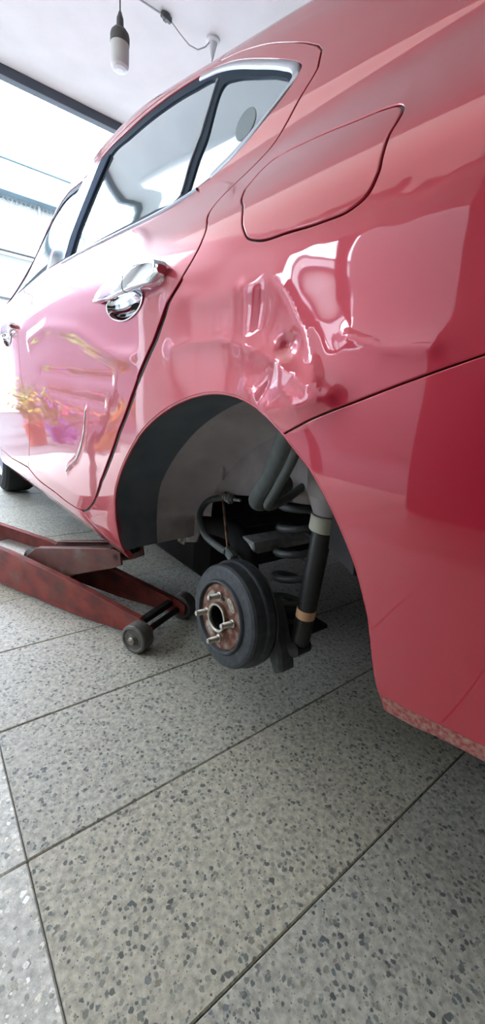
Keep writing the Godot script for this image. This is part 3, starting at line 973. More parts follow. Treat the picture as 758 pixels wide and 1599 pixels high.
	# roof, rear window, trunk, windscreen, bonnet, and the far side
	for mirror in [false, true]:
		var roof := ring_of([curve([-0.90, 1.320, -1.7, 1.322, -2.28, 1.302]), curve([-2.28, 1.302, -2.25, 1.45, -2.2, 1.7, -2.18, 1.939]), curve([-2.18, 1.939, -1.5, 1.939, -0.86, 1.939]), curve([-0.86, 1.939, -0.87, 1.6, -0.898, 1.432, -0.900, 1.320])])
		build(panel(roof, [], 0.04, 0.0, 0.0, mirror), "roof", M.paint, car)
		var rw := ring_of([curve([-0.90, 1.43, -0.75, 1.41, -0.60, 1.37, -0.30, 1.24, -0.06, 1.06]), curve([-0.06, 1.06, -0.02, 1.5, 0.0, 1.939]), curve([0.0, 1.939, -0.86, 1.939]), curve([-0.86, 1.939, -0.87, 1.6, -0.90, 1.43])])
		build(panel(rw, [], 0.04, -0.004, 0.0, mirror), "rear_window", M.glass, car)
		var deck := ring_of([curve([-0.06, 1.06, 0.06, 0.98, 0.26, 0.86, 0.32, 0.72, 0.30, 0.62, 0.31, 0.4, 0.30, 0.15]), curve([0.30, 0.15, 0.355, 0.15]), curve([0.355, 0.15, 0.36, 0.6, 0.355, 1.939]), curve([0.355, 1.939, 0.0, 1.939]), curve([0.0, 1.939, -0.02, 1.5, -0.06, 1.06])])
		build(panel(deck, [], 0.03, 0.0, 0.0, mirror), "trunk_lid", M.paint, car)
		var ws := ring_of([curve([-2.28, 1.302, -2.25, 1.45, -2.2, 1.7, -2.18, 1.939]), curve([-2.18, 1.939, -3.1, 1.939]), curve([-3.1, 1.939, -3.05, 1.4, -2.97, 0.90]), curve([-2.97, 0.90, -2.80, 1.10, -2.55, 1.22, -2.28, 1.29])])
		build(panel(ws, [], 0.04, -0.003, 0.0, mirror), "windscreen", M.glass, car)
		var hood := ring_of([curve([-2.97, 0.90, -3.05, 1.4, -3.1, 1.939]), curve([-3.1, 1.939, -3.94, 1.939]), curve([-3.94, 1.939, -3.94, 0.86]), curve([-3.94, 0.86, -3.3, 0.88, -2.97, 0.90])])
		build(panel(hood, [], 0.04, 0.0, 0.0, mirror), "bonnet", M.paint, car)
	var fside := ring_of([curve([-3.94, 0.12, -3.50, 0.12, -3.45, 0.25, -3.35, 0.36, -3.2, 0.42, -3.05, 0.41, -2.93, 0.34, -2.85, 0.22, -2.825, 0.0]), V(-0.965, 0.0), arch, archb, V(0.30, 0.15), V(0.31, 0.4), V(0.30, 0.62), rear_up, V(-0.902, 1.318), V(-2.28, 1.30), V(-2.55, 1.22), V(-2.80, 1.10), V(-2.97, 0.90), V(-3.94, 0.86)])
	var fs := build(panel(fside, [win, fwin], 0.04, 0.0, 0.0, true), "far_side", M.paint, car)
	build(panel(win, [], 0.05, -0.004, 0.0, true), "far_window", M.glass, car)
	build(panel(fwin, [], 0.05, -0.004, 0.0, true), "far_window", M.glass, car)
	underside()
	running_gear()
	interior()


func handle(parent: Node3D, dx: float) -> void:
	# chrome bowl
	var mb := MB.new()
	var rows := []
	var c := Vector2(-0.868 + dx, 0.634)
	for s in [[1.06, 0.002], [1.03, 0.0035], [0.99, 0.002], [0.96, -0.006], [0.86, -0.014], [0.6, -0.021], [0.3, -0.024], [0.02, -0.025]]:
		var row := []
		for i in 40:
			var w := -TAU_ * i / 40
			var x: float = c.x + 0.088 * cos(w) * s[0]
			var v: float = c.y + 0.036 * sin(w) * s[0]
			row.append(body(x, v) + normal_at(x, v) * s[1])
		rows.append(row)
	mb.rings(rows, true)
	build(mb, "handle_bowl", M.chrome, parent)
	for part in [[-1.003, -0.803, "handle_grip"], [-0.799, -0.690, "handle_cap"]]:
		mb = MB.new()
		rows = []
		for k in 25:
			var u: float = k / 24.0
			var x: float = lerpf(part[0], part[1], u)
			var w: float = clampf((x + 1.003) / (1.003 - 0.690), 0.0, 1.0)
			var v := 0.652 + 0.018 * w
			var n := normal_at(x + dx, v)
			var p := body(x + dx, v)
			var up := (body(x + dx, v + 0.01) - p).normalized()
			var arc := 0.005 + 0.019 * pow(sin(PI * clampf(w, 0.02, 0.98)), 0.55)
			var half := (0.009 + 0.011 * sst(0.0, 0.5, w)) * (0.35 + 0.65 * sst(1.0, 0.9, w)) * (0.45 + 0.55 * sst(0.0, 0.12, w))
			var thick := 0.009
			var row := []
			for i in 16:
				var a := TAU_ * i / 16
				var ca := signf(cos(a)) * pow(absf(cos(a)), 0.6)
				var sa := signf(sin(a)) * pow(absf(sin(a)), 0.6)
				row.append(p + n * (arc + thick * sa) + up * half * ca)
			rows.append(row)
		mb.rings(rows, true, true, true)
		# foot of the handle down to the door skin
		if part[2] == "handle_cap":
			var x := -0.712 + dx
			mb.tube([body(x, 0.673), body(x, 0.673) + normal_at(x, 0.673) * 0.02], [0.017, 0.013], 16)
		else:
			var x := -0.985 + dx
			mb.tube([body(x, 0.665), body(x, 0.665) + normal_at(x, 0.665) * 0.012], [0.010, 0.008], 12)
		build(mb, part[2], M.chrome, parent)


func underside() -> void:
	var mb := MB.new()
	mb.box(Vector3(-1.95, 0.36, -0.86), Vector3(1.9, 0.05, 1.5), Basis(), 0.01)
	mb.box(Vector3(-0.62, 0.70, -0.86), Vector3(0.72, 0.04, 1.14), Basis(), 0.01)
	mb.box(Vector3(0.0, 0.53, -0.86), Vector3(0.55, 0.1, 1.3), Basis(), 0.03)
	mb.box(Vector3(-1.08, 0.45, -0.86), Vector3(0.16, 0.2, 1.16), Basis(), 0.03)
	mb.box(Vector3(-3.35, 0.24, -0.86), Vector3(1.0, 0.08, 1.36), Basis(), 0.02)
	build(mb, "underbody", M.under, car)
	mb = MB.new()
	mb.box(Vector3(-1.9, 0.27, -1.66), Vector3(1.8, 0.2, 0.06), Basis(), 0.02)
	build(mb, "far_sill", M.paint, car)
	mb = MB.new()
	mb.box(Vector3(-3.78, 0.30, -0.86), Vector3(0.10, 0.26, 1.2), Basis(), 0.03)
	build(mb, "front_bumper", M.paint, car)
	mb = MB.new()
	mb.box(Vector3(-1.36, 0.27, -0.86), Vector3(0.66, 0.23, 1.06), Basis(), 0.04)
	build(mb, "added_tank", M.under, car)  # deep tank box added to darken the view under the car
	mb = MB.new()
	mb.box(Vector3(-0.32, 0.50, -0.95), Vector3(0.4, 0.18, 0.7), Basis(), 0.05)
	build(mb, "spare_wheel_well", M.under, car)
	# wheel well: the dark liner swept inwards from the arch
	var path := ring_of([curve(ARCH, 0.02), curve([-0.364, 0.420, -0.320, 0.388, -0.287, 0.354, -0.261, 0.321, -0.242, 0.291], 0.02)])
	mb = MB.new()
	var rows := []
	var cen := Vector2(-0.565, 0.42)
	for s in [[0.0, 1.0], [-0.012, 1.004], [-0.03, 1.02], [-0.07, 1.028], [-0.13, 1.03], [-0.135, 1.026], [-0.136, 1.03], [-0.18, 1.025], [-0.22, 1.0], [-0.255, 0.95], [-0.275, 0.88]]:
		var row := []
		for p in path:
			var b := body(p.x, p.y)
			var q := Vector2(b.x, b.y)
			var d: Vector2 = q - cen
			var e: Vector2 = cen + d * s[1]
			if b.y < 0.42 and b.x < -0.6:
				e = Vector2(b.x - (s[1] - 1.0) * 0.0 - absf(s[0]) * 0.12, b.y)
			row.append(Vector3(e.x, e.y, (b.z - 0.004) * (1.0 if s[0] > -0.05 else 0.3) + s[0]))
		rows.append(row)
	mb.rings(rows.slice(0, 6), false)
	var wl := build(mb, "wheel_liner", M.liner, car)
	tag(wl, "dark felt wheel arch liner")
	mb = MB.new()
	mb.rings(rows.slice(6), false)
	build(mb, "wheel_house_skin", M.wall_metal, car)
	# the folded arch edge, a thin painted roll
	mb = MB.new()
	var lip := []
	var full := ring_of([curve(ARCH, 0.015), curve(ARCH_BUMPER, 0.015)])
	for p in full:
		lip.append(body(p.x, p.y) - Vector3(0, 0, 0.004))
	mb.tube(lip, 0.003, 8)
	build(mb, "arch_edge", M.paint, car)
	# inner wall of the wheel house, with the opening below it
	mb = MB.new()
	var wall := PackedVector2Array()
	for q in [[-1.06, 0.30], [-0.985, 0.325], [-0.972, 0.36], [-0.985, 0.40], [-0.972, 0.445], [-0.945, 0.47], [-0.90, 0.492], [-0.80, 0.515], [-0.70, 0.535], [-0.60, 0.565], [-0.52, 0.585], [-0.44, 0.60], [-0.38, 0.56], [-0.30, 0.58], [-0.28, 0.70], [-0.40, 0.80], [-0.56, 0.84], [-0.75, 0.80], [-0.92, 0.70], [-1.04, 0.55], [-1.07, 0.42]]:
		wall.append(Vector2(q[0], q[1]))
	mb.prism(Vector3(0, 0, -0.29), Vector3.RIGHT, Vector3.UP, Vector3.BACK, wall, 0.012, 0.003)
	var iw := build(mb, "wheel_house", M.wall_metal, car)
	tag(iw, "dusty mauve grey inner wheel house")
	mb = MB.new()
	mb.box(Vector3(-0.872, 0.575, -0.268), Vector3(0.045, 0.06, 0.008), Basis(), 0.002)
	build(mb, "bracket", M.wall_metal, iw)
	mb = MB.new()
	mb.lathe(Vector3(-0.878, 0.572, -0.2635), Vector3.BACK, [Vector2(0.006, 0.0), Vector2(0.006, 0.0006), Vector2(0.0002, 0.0006)], 14)
	for h in [[-0.505, 0.645], [-0.50, 0.62], [-0.455, 0.66]]:
		build(mb, "hole", M.rubber, iw)
		mb = MB.new()
		mb.lathe(Vector3(h[0], h[1], -0.278), Vector3.BACK, [Vector2(0.006, 0.0), Vector2(0.006, 0.0006), Vector2(0.0002, 0.0006)], 14)
	build(mb, "hole", M.rubber, iw)
	mb = MB.new()
	mb.lathe(Vector3(-1.012, 0.332, -0.252), Vector3.BACK, [Vector2(0.019, 0.0), Vector2(0.019, 0.003), Vector2(0.0115, 0.004), Vector2(0.0105, 0.013), Vector2(0.008, 0.015), Vector2(0.0002, 0.015)], 6)
	build(mb, "bolt", M.bare, iw)
	mb = MB.new()
	var fa := Vector3(-0.262, 0.562, -0.04)
	var fb := Vector3(-0.435, 0.508, -0.21)
	var fx := (fb - fa).normalized()
	var fz := fx.cross(Vector3.UP).normalized()
	mb.prism(fa, fx, fz.cross(fx), fz, PackedVector2Array([Vector2(0, 0), Vector2((fb - fa).length(), 0), Vector2((fb - fa).length(), 0.16), Vector2(0.02, 0.12)]), 0.006, 0.001)
	build(mb, "liner_flap", M.under, car)
	# shock tower cone coming down the wall
	mb = MB.new()
	mb.lathe(Vector3(-0.472, 0.565, -0.235), Vector3(0.05, 1, 0), [Vector2(0.024, -0.005), Vector2(0.040, 0.03), Vector2(0.052, 0.10), Vector2(0.06, 0.2), Vector2(0.07, 0.3)], 28)
	build(mb, "shock_tower", M.wall_metal, car)
	mb = MB.new()
	mb.lathe(Vector3(-0.62, 0.545, -0.345), Vector3.UP, [Vector2(0.01, 0.0), Vector2(0.062, 0.0), Vector2(0.07, 0.02), Vector2(0.07, 0.10)], 32)
	build(mb, "spring_seat", M.wall_metal, car)


func spline(p: Array, n := 8) -> Array:
	var out := []
	for i in p.size() - 1:
		for k in n:
			out.append(p[i].cubic_interpolate(p[i + 1], p[maxi(i - 1, 0)], p[mini(i + 2, p.size() - 1)], float(k) / n))
	out.append(p[-1])
	return out


func running_gear() -> void:
	# fuel filler pipe and its breather
	var mb := MB.new()
	mb.tube(spline([Vector3(-0.40, 0.76, -0.06), Vector3(-0.465, 0.695, -0.105), Vector3(-0.54, 0.622, -0.15), Vector3(-0.598, 0.567, -0.175), Vector3(-0.614, 0.551, -0.195), Vector3(-0.622, 0.556, -0.235), Vector3(-0.625, 0.59, -0.29)]), 0.019, 16)
	build(mb, "filler_pipe", M.pipe, car)
	mb = MB.new()
	mb.tube(spline([Vector3(-0.40, 0.74, -0.07), Vector3(-0.455, 0.675, -0.115), Vector3(-0.52, 0.605, -0.15), Vector3(-0.562, 0.562, -0.17), Vector3(-0.572, 0.554, -0.19), Vector3(-0.580, 0.565, -0.24), Vector3(-0.58, 0.59, -0.29)]), 0.009, 12)
	build(mb, "breather_pipe", M.pipe, car)
	# coil spring
	mb = MB.new()
	var path := []
	var y := 0.555
	for k in 241:
		var w := TAU_ * k / 36.0
		var drop := lerpf(0.020, 0.062, sst(0.6, 2.4, k / 36.0))
		if k > 190:
			drop = lerpf(0.062, 0.02, (k - 190) / 50.0)
		y -= drop / 36.0
		path.append(Vector3(-0.625 + 0.047 * cos(w), y, -0.335 + 0.047 * sin(w)))
	mb.tube(path, 0.0085, 10)
	build(mb, "coil_spring", M.spring, car)
	# shock absorber
	var top := Vector3(-0.470, 0.59, -0.235)
	var ax := Vector3(-0.020, -0.31, 0.0).normalized()
	mb = MB.new()
	mb.lathe(top, ax, [Vector2(0.001, 0.0), Vector2(0.022, 0.0), Vector2(0.0215, 0.045), Vector2(0.0195, 0.05), Vector2(0.0195, 0.30), Vector2(0.018, 0.312), Vector2(0.013, 0.318), Vector2(0.001, 0.319)], 32)
	var shock := build(mb, "shock_absorber", M.shock, car)
	mb = MB.new()
	mb.lathe(top + ax * 0.032, ax, [Vector2(0.021, 0.0), Vector2(0.0258, 0.001), Vector2(0.027, 0.003), Vector2(0.027, 0.028), Vector2(0.025, 0.031), Vector2(0.0195, 0.032)], 32)
	build(mb, "dust_cap", M.cream, shock)
	mb = MB.new()
	mb.lathe(top + ax * 0.232, ax, [Vector2(0.0194, 0.0), Vector2(0.0199, 0.0003), Vector2(0.0199, 0.0195), Vector2(0.0194, 0.0198)], 32)
	build(mb, "sticker", M.sticker, shock)
	# lower shock eye and bracket
	mb = MB.new()
	var eye := top + ax * 0.325
	mb.tube([eye - Vector3(0, 0, 0.02), eye + Vector3(0, 0, 0.02)], 0.017, 20)
	build(mb, "shock_eye", M.shock, shock)
	mb = MB.new()
	mb.prism(Vector3(-0.53, 0.20, -0.255), Vector3(1, 0, 0.1).normalized(), Vector3.UP, Vector3.BACK, PackedVector2Array([Vector2(-0.10, 0.13), Vector2(-0.045, 0.14), Vector2(0.012, 0.04), Vector2(0.022, 0.0), Vector2(0.0, -0.018), Vector2(-0.05, 0.035)]), 0.045, 0.006)
	build(mb, "shock_bracket", M.pipe, car)
	# twist beam and trailing arm
	mb = MB.new()
	var beam := PackedVector2Array([Vector2(-0.026, -0.016), Vector2(0.026, -0.016), Vector2(0.028, -0.002), Vector2(0.022, 0.012), Vector2(-0.02, 0.016), Vector2(-0.026, 0.0)])
	mb.prism(Vector3(-0.71, 0.415, -1.46), Vector3.RIGHT, Vector3.UP, Vector3.BACK, beam, 1.21, 0.004)
	build(mb, "axle_beam", M.beam, car)
	mb = MB.new()
	mb.tube(spline([Vector3(-1.02, 0.37, -0.33), Vector3(-0.86, 0.40, -0.31), Vector3(-0.73, 0.40, -0.26), Vector3(-0.65, 0.33, -0.215), Vector3(-0.61, 0.29, -0.20)]), 0.03, 16)
	mb.box(Vector3(-0.60, 0.245, -0.31), Vector3(0.13, 0.012, 0.15), Basis(), 0.004)
	build(mb, "trailing_arm", M.under, car)
	# brake hose, cable and bracket
	mb = MB.new()
	mb.tube(spline([Vector3(-0.80, 0.505, -0.27), Vector3(-0.85, 0.497, -0.265), Vector3(-0.89, 0.478, -0.25), Vector3(-0.885, 0.445, -0.225), Vector3(-0.82, 0.415, -0.20), Vector3(-0.745, 0.405, -0.195), Vector3(-0.715, 0.405, -0.195)]), 0.0085, 12)
	build(mb, "brake_hose", M.pipe, car)
	mb = MB.new()
	mb.tube([Vector3(-0.775, 0.508, -0.272), Vector3(-0.85, 0.497, -0.266)], 0.004, 8)
	for k in 4:
		mb.tube([Vector3(-0.812 - k * 0.011, 0.503, -0.2695), Vector3(-0.817 - k * 0.011, 0.502, -0.269)], 0.013 - 0.0012 * k, 12)
	build(mb, "hose_fitting", M.beam, car)
	mb = MB.new()
	mb.tube([Vector3(-0.84, 0.515, -0.272), Vector3(-0.835, 0.492, -0.262), Vector3(-0.715, 0.405, -0.20)], 0.0035, 8)
	build(mb, "brake_line", M.rust, car)
	mb = MB.new()
	mb.box(Vector3(-0.705, 0.402, -0.20), Vector3(0.035, 0.022, 0.02), Basis(Vector3.BACK, -0.4), 0.003)
	mb.tube(spline([Vector3(-0.70, 0.40, -0.20), Vector3(-0.665, 0.385, -0.20), Vector3(-0.64, 0.36, -0.2), Vector3(-0.60, 0.355, -0.20), Vector3(-0.575, 0.34, -0.19)]), 0.005, 8)
	mb.tube(spline([Vector3(-0.69, 0.40, -0.21), Vector3(-0.65, 0.375, -0.22), Vector3(-0.60, 0.375, -0.22), Vector3(-0.565, 0.355, -0.2), Vector3(-0.56, 0.33, -0.185)]), 0.005, 8)
	build(mb, "cable_bracket", M.pipe, car)
	# brake drum on its tilted axle
	var hub := Vector3(-0.627, 0.298, -0.12)
	var out := Vector3(0.0, 0.055, 1.0).normalized()
	mb = MB.new()
	mb.lathe(hub, out, [Vector2(0.070, -0.012), Vector2(0.0745, 0.0), Vector2(0.076, 0.001), Vector2(0.079, 0.0), Vector2(0.081, -0.003), Vector2(0.082, -0.006), Vector2(0.103, -0.008), Vector2(0.109, -0.011), Vector2(0.1125, -0.016), Vector2(0.114, -0.03), Vector2(0.1145, -0.038), Vector2(0.1175, -0.041), Vector2(0.1185, -0.044), Vector2(0.1185, -0.058), Vector2(0.117, -0.060), Vector2(0.11, -0.061)], 96)
	var drum := build(mb, "brake_drum", M.drum, car)
	mb = MB.new()
	mb.lathe(hub, out, [Vector2(0.117, -0.0645), Vector2(0.117, -0.068), Vector2(0.02, -0.072)], 64)
	build(mb, "backing_plate", M.pipe, car)
	mb = MB.new()
	mb.lathe(hub, out, [Vector2(0.026, -0.03), Vector2(0.026, 0.004), Vector2(0.0275, 0.006), Vector2(0.0305, 0.006), Vector2(0.032, 0.003), Vector2(0.033, -0.003), Vector2(0.036, -0.004), Vector2(0.070, -0.006), Vector2(0.072, -0.008)], 64)
	build(mb, "hub_flange", M.rust, drum)
	mb = MB.new()
	mb.lathe(hub, out, [Vector2(0.0258, -0.001), Vector2(0.0258, 0.0045), Vector2(0.0275, 0.0066), Vector2(0.0303, 0.0066), Vector2(0.0312, 0.005)], 48)
	build(mb, "hub_ring", M.stud, drum)
	mb = MB.new()
	mb.lathe(hub, out, [Vector2(0.0257, 0.0), Vector2(0.0255, -0.026), Vector2(0.0002, -0.026)], 32)
	build(mb, "hub_bore", M.rubber, drum)
	var hx := out.cross(Vector3.UP).normalized() * -1.0
	var hy := out.cross(hx).normalized()
	if hy.y < 0:
		hy = -hy
	for k in 4:
		var w := deg_to_rad(100.0) + TAU_ * k / 4.0
		var at := hub + (hx * cos(w) + hy * sin(w)) * 0.047
		mb = MB.new()
		mb.lathe(at, out, [Vector2(0.0085, -0.006), Vector2(0.0085, -0.001), Vector2(0.0062, 0.0), Vector2(0.0062, 0.001), Vector2(0.0058, 0.002)], 20)
		for t in 11:
			var y0 := 0.002 + t * 0.0018
			mb.lathe(at, out, [Vector2(0.0056, y0), Vector2(0.0062, y0 + 0.0006), Vector2(0.0062, y0 + 0.0011), Vector2(0.0056, y0 + 0.0018)], 16)
		mb.lathe(at, out, [Vector2(0.0056, 0.0218), Vector2(0.0052, 0.026), Vector2(0.0042, 0.027), Vector2(0.0002, 0.027)], 16)
		build(mb, "wheel_stud", M.stud, drum)
	# bare patches and threaded holes between the studs
	for k in 3:
		var w := deg_to_rad([52.0, 142.0, 232.0][k])
		var at := hub + (hx * cos(w) + hy * sin(w)) * 0.052 + out * -0.0052
		mb = MB.new()
		var tx := -hx * sin(w) + hy * cos(w)
		var rx := hx * cos(w) + hy * sin(w)
		var shape := PackedVector2Array()
		for i in 20:
			var a := TAU_ * i / 20.0
			shape.append(Vector2(0.017 * signf(cos(a)) * pow(absf(cos(a)), 0.8), 0.0085 * signf(sin(a)) * pow(absf(sin(a)), 0.8)))
		mb.prism(at, tx, rx, out, shape, 0.0012, 0.0004)
		build(mb, "flange_pad", M.bare, drum)
	for k in 2:
		var w := deg_to_rad([82.0, 262.0][k])
		mb = MB.new()
		mb.lathe(hub + (hx * cos(w) + hy * sin(w)) * 0.044 + out * -0.0042, out, [Vector2(0.004, 0.0), Vector2(0.004, 0.0004), Vector2(0.0002, 0.0004)], 12)
		build(mb, "thread_hole", M.rubber, drum)
	# the other wheels
	for w in [[-3.20, -0.16], [-3.20, -1.56], [-0.55, -1.59]]:
		mb = MB.new()
		var s := 1.0 if w[1] > -0.8 else -1.0
		mb.lathe(Vector3(w[0], 0.30, w[1]), Vector3(0, 0, s), [Vector2(0.19, 0.07), Vector2(0.20, 0.095), Vector2(0.255, 0.10), Vector2(0.285, 0.088), Vector2(0.298, 0.07), Vector2(0.30, 0.03), Vector2(0.30, -0.03), Vector2(0.298, -0.07), Vector2(0.285, -0.09), Vector2(0.2, -0.095), Vector2(0.19, -0.05)], 56)
		var t := build(mb, "tyre", M.tyre, car)
		mb = MB.new()
		mb.lathe(Vector3(w[0], 0.30, w[1]), Vector3(0, 0, s), [Vector2(0.002, 0.06), Vector2(0.06, 0.062), Vector2(0.14, 0.05), Vector2(0.185, 0.07), Vector2(0.192, 0.085), Vector2(0.195, 0.07)], 48)
		build(mb, "rim", M.satin, t)


func interior() -> void:
	var mb := MB.new()
	mb.box(Vector3(-1.0, 0.95, -0.86), Vector3(0.16, 0.5, 1.15), Basis(Vector3.BACK, -0.35), 0.05)
	mb.box(Vector3(-1.25, 0.68, -0.86), Vector3(0.5, 0.16, 1.15), Basis(), 0.04)
	build(mb, "rear_seat", M.seat, car)
	for z in [-0.50, -1.22]:
		mb = MB.new()
		mb.box(Vector3(-0.90, 1.27, z), Vector3(0.09, 0.17, 0.24), Basis(Vector3.BACK, -0.2), 0.04)
		build(mb, "headrest", M.seat, car)
		mb = MB.new()
		mb.box(Vector3(-1.95, 0.95, z), Vector3(0.14, 0.6, 0.46), Basis(Vector3.BACK, -0.3), 0.05)
		mb.box(Vector3(-1.80, 1.36, z), Vector3(0.09, 0.17, 0.25), Basis(Vector3.BACK, -0.2), 0.04)
		build(mb, "front_seat", M.seat, car)


# ---------------------------------------------------------------- the jack
func make_jack() -> void:
	var j := base("trolley_jack", Vector3(-1.055, 0.0, -0.215))
	j.basis = Basis(Vector3(0.90, 0, -0.436), Vector3.UP, Vector3(0.436, 0, 0.90)).orthonormalized()
	tag(j, "worn red trolley jack with small steel wheels reaching under the sill", "trolley jack")
	for s in [1.0, -1.0]:
		var mb := MB.new()
		var side := PackedVector2Array([Vector2(0.03, 0.03), Vector2(0.03, 0.066), Vector2(-0.02, 0.084), Vector2(-0.32, 0.126), Vector2(-0.62, 0.152), Vector2(-1.1, 0.16), Vector2(-1.1, 0.03), Vector2(-0.6, 0.014), Vector2(-0.25, 0.012), Vector2(-0.06, 0.024)])
		mb.prism(Vector3(0, 0, 0.088 * s - 0.004), Vector3.RIGHT, Vector3.UP, Vector3.BACK, side, 0.008, 0.002)
		# flange along the top
		var fl := PackedVector2Array([Vector2(-0.02, 0.0842), Vector2(-0.32, 0.1262), Vector2(-0.62, 0.1522), Vector2(-1.1, 0.1602), Vector2(-1.1, 0.153), Vector2(-0.62, 0.145), Vector2(-0.32, 0.119), Vector2(-0.02, 0.077)])
		mb.prism(Vector3(0, 0, 0.088 * s - 0.004 - (0.014 if s > 0 else -0.008)), Vector3.RIGHT, Vector3.UP, Vector3.BACK, fl, 0.014, 0.001)
		build(mb, "side_frame", M.jack, j)
		mb = MB.new()
		mb.lathe(Vector3(0.0, 0.0445, 0.122 * s), Vector3(0, 0, s), [Vector2(0.001, -0.028), Vector2(0.038, -0.028), Vector2(0.043, -0.025), Vector2(0.0445, -0.02), Vector2(0.0445, 0.014), Vector2(0.042, 0.018), Vector2(0.036, 0.02), Vector2(0.031, 0.016), Vector2(0.018, 0.016), Vector2(0.016, 0.02), Vector2(0.001, 0.02)], 40)
		var w := build(mb, "wheel", M.jack_wheel, j)
		mb = MB.new()
		mb.lathe(Vector3(0.0, 0.0445, 0.142 * s), Vector3(0, 0, s), [Vector2(0.013, 0.0), Vector2(0.013, 0.006), Vector2(0.011, 0.008), Vector2(0.006, 0.008), Vector2(0.005, 0.010), Vector2(0.0003, 0.010)], 6)
		build(mb, "axle_nut", M.bare, w)
	var mb := MB.new()
	mb.tube([Vector3(0, 0.042, -0.12), Vector3(0, 0.042, 0.12)], 0.010, 14)
	mb.box(Vector3(-0.03, 0.06, 0), Vector3(0.025, 0.02, 0.17), Basis(), 0.003)
	build(mb, "front_axle", M.jack_dark, j)
	mb = MB.new()
	mb.box(Vector3(-0.62, 0.10, 0), Vector3(0.5, 0.006, 0.166), Basis(Vector3.BACK, 0.02), 0.002)
	build(mb, "bed_plate", M.bare, j)
	mb = MB.new()
	mb.tube([Vector3(-0.62, 0.115, 0), Vector3(-0.40, 0.10, 0)], 0.03, 20)
	build(mb, "ram", M.jack_dark, j)
	mb = MB.new()
	mb.tube([Vector3(-0.56, 0.095, -0.085), Vector3(-0.56, 0.095, 0.085)], 0.014, 14)
	build(mb, "pivot", M.jack_dark, j)
	# rear end: cross plate, casters, handle
	mb = MB.new()
	mb.box(Vector3(-1.09, 0.11, 0), Vector3(0.012, 0.10, 0.184), Basis(), 0.003)
	build(mb, "rear_plate", M.jack, j)
	for q in [1.0, -1.0]:
		mb = MB.new()
		mb.lathe(Vector3(-1.04, 0.04, 0.118 * q), Vector3(0, 0, q), [Vector2(0.001, -0.015), Vector2(0.036, -0.015), Vector2(0.04, -0.011), Vector2(0.04, 0.011), Vector2(0.036, 0.015), Vector2(0.001, 0.015)], 32)
		mb.box(Vector3(-1.04, 0.085, 0.118 * q), Vector3(0.05, 0.012, 0.05), Basis(), 0.003)
		build(mb, "caster", M.jack_wheel, j)
	mb = MB.new()
	mb.tube([Vector3(-0.98, 0.13, 0), Vector3(-1.16, 0.30, 0), Vector3(-1.75, 0.92, 0)], 0.017, 16)
	build(mb, "handle", M.jack_dark, j)
	# lifting arm: two cheeks, a top plate and the saddle under the sill
	for q in [1.0, -1.0]:
		mb = MB.new()
		var arm := PackedVector2Array([Vector2(-0.60, 0.06), Vector2(-0.60, 0.115), Vector2(-0.52, 0.18), Vector2(-0.158, 0.266), Vector2(-0.128, 0.262), Vector2(-0.121, 0.222), Vector2(-0.16, 0.20), Vector2(-0.36, 0.118)])
		mb.prism(Vector3(0, 0, 0.052 * q - 0.004), Vector3.RIGHT, Vector3.UP, Vector3.BACK, arm, 0.008, 0.002)
		mb.box(Vector3(-0.34, 0.222, 0.052 * q - 0.008 * q), Vector3(0.36, 0.006, 0.024), Basis(Vector3.BACK, 0.233), 0.002)
		build(mb, "arm_cheek", M.jack_worn, j)
	mb = MB.new()
	mb.tube([Vector3(-0.145, 0.242, -0.056), Vector3(-0.145, 0.242, 0.056)], 0.012, 14)
	build(mb, "arm_pin", M.jack_dark, j)
	mb = MB.new()
	mb.lathe(Vector3(-0.165, 0.235, 0), Vector3.UP, [Vector2(0.001, -0.01), Vector2(0.03, -0.01), Vector2(0.036, 0.0), Vector2(0.040, 0.024), Vector2(0.034, 0.028), Vector2(0.028, 0.02), Vector2(0.001, 0.018)], 28)
	build(mb, "saddle", M.jack_dark, j)


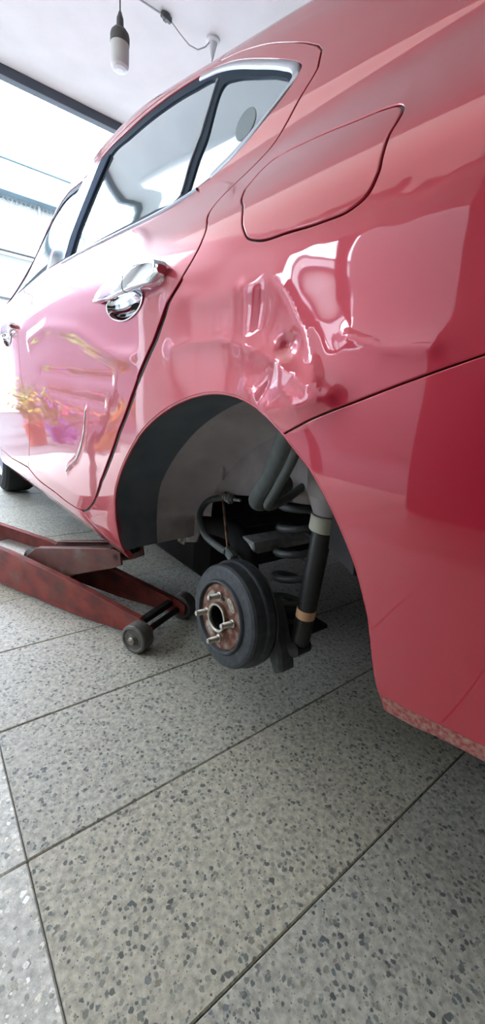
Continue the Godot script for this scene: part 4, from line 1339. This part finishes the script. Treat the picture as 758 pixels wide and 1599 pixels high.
# ---------------------------------------------------------------- beyond the frame, seen only as reflections in the paint
func entrance_things() -> void:
	# an added dark box in place of the person at the camera, a pipe, and potted flowers and tubs by the entrance: the paint mirrors them
	var c := base("mirror_stand_in", Vector3(-0.15, 0, 2.05))
	tag(c, "added low dark box standing in for the mirrored person at the camera", "stand_in")
	var mb := MB.new()
	mb.box(Vector3(0, 0.54, 0), Vector3(1.9, 1.06, 0.46), Basis(), 0.01)
	build(mb, "body", M.jack_dark, c)
	for s in [-1.0, 1.0]:
		mb = MB.new()
		mb.box(Vector3(0.475 * s, 0.55, -0.24), Vector3(0.93, 0.98, 0.02), Basis(), 0.004)
		build(mb, "door", M.jack_dark, c)
		mb = MB.new()
		mb.box(Vector3(0.06 * s, 0.7, -0.262), Vector3(0.02, 0.16, 0.025), Basis(), 0.004)
		build(mb, "handle", M.satin, c)
	mb = MB.new()
	mb.tube([Vector3(-2.3, 0, 2.4), Vector3(-2.3, 2.05, 2.4)], 0.06, 20)
	tag(build(mb, "door_post", M.jack_dark), "dark vertical steel post in the side doorway", "post")
	var spots := [[-5.0, 0.62, 0.30], [-5.25, 0.98, 0.42], [-4.85, 1.30, 0.34], [-5.75, 0.80, 0.48], [-5.85, 1.25, 0.36]]
	var blooms := [Color(0.85, 0.72, 0.15), Color(0.50, 0.28, 0.66), Color(0.86, 0.48, 0.12), Color(0.88, 0.80, 0.25), Color(0.80, 0.30, 0.45)]
	for k in 5:
		var at := Vector3(spots[k][0], -0.03, spots[k][1])
		var p := base("potted_flower", at)
		tag(p, ["leafy potted plant with golden yellow flowers outside the garage entrance", "leafy potted plant with purple flowers outside the garage entrance", "leafy potted plant with orange flowers outside the garage entrance", "tall leafy potted plant with pale yellow flowers by the mauve wall", "leafy potted plant with pink flowers by the mauve wall"][k], "plant", "potted flowers by the entrance")
		mb = MB.new()
		mb.lathe(Vector3.ZERO, Vector3.UP, [Vector2(0.001, 0.0), Vector2(0.09, 0.0), Vector2(0.12, 0.2), Vector2(0.13, 0.2), Vector2(0.13, 0.23), Vector2(0.11, 0.23), Vector2(0.105, 0.2), Vector2(0.001, 0.2)], 24)
		build(mb, "pot", plain([Color(0.62, 0.30, 0.14), Color(0.45, 0.25, 0.60), Color(0.75, 0.5, 0.12)][k % 3], 0.5), p)
		var lf := MB.new()
		var fl := MB.new()
		for n in 80:
			var w := rng.randf() * TAU_
			var y: float = 0.25 + rng.randf() * spots[k][2]
			var d := Vector3(cos(w), rng.randf_range(0.1, 0.8), sin(w)).normalized()
			var a := Vector3(0, y, 0) + d * rng.randf_range(0.0, 0.06)
			var e := a + d * rng.randf_range(0.10, 0.18)
			var s := d.cross(Vector3.UP).normalized() * 0.028
			var m := (a + e) * 0.5 + Vector3(0, 0.015, 0)
			lf.flat([a, m - s, e])
			lf.flat([a, e, m + s])
			if n % 4 == 0:
				fl.lathe(e, d, [Vector2(0.001, 0.0), Vector2(0.025, 0.004), Vector2(0.03, 0.016), Vector2(0.012, 0.022), Vector2(0.001, 0.02)], 8)
		var lm := plain(Color(0.46, 0.56, 0.18), 0.6)
		lm.cull_mode = BaseMaterial3D.CULL_DISABLED
		tag(build(lf, "foliage", lm, p), "", "", "", "stuff")
		tag(build(fl, "flowers", plain(blooms[k], 0.6), p), "", "", "", "stuff")
		mb = MB.new()
		mb.tube([Vector3(0, 0.18, 0), Vector3(0.01, 0.25 + spots[k][2], 0)], 0.008, 8)
		build(mb, "stem", lm, p)


func _ready() -> void:
	rng.seed = 11
	noise.seed = 4
	noise.frequency = 0.05
	noise.fractal_octaves = 3
	var cam := Camera3D.new()
	cam.name = "camera"
	add_child(cam)
	cam.fov = 103.0258
	cam.keep_aspect = Camera3D.KEEP_HEIGHT
	cam.near = 0.02
	cam.far = 200.0
	cam.transform = Transform3D(Basis(Vector3(0.610595, 0.087469, -0.787097), Vector3(-0.260591, 0.960725, -0.095391), Vector3(0.747840, 0.263356, 0.609408)), Vector3(0, 0.75, 0.35))
	cam.current = true
	var sky := ProceduralSkyMaterial.new()
	sky.sky_top_color = Color(0.80, 0.87, 0.95)
	sky.sky_horizon_color = Color(0.96, 0.98, 1.0)
	sky.ground_horizon_color = Color(0.6, 0.6, 0.6)
	sky.ground_bottom_color = Color(0.4, 0.4, 0.4)
	sky.sky_curve = 0.3
	sky.sky_energy_multiplier = 2.6
	var env := Environment.new()
	env.background_mode = Environment.BG_SKY
	env.sky = Sky.new()
	env.sky.sky_material = sky
	env.tonemap_mode = Environment.TONE_MAPPER_LINEAR
	env.tonemap_exposure = 3.0
	env.sdfgi_enabled = true
	env.ssao_enabled = true
	env.ssil_enabled = true
	var we := WorldEnvironment.new()
	we.name = "world"
	we.environment = env
	add_child(we)
	materials()
	room()
	make_car()
	make_jack()
	added_ceiling_glow()
	lamps()
	entrance_things()
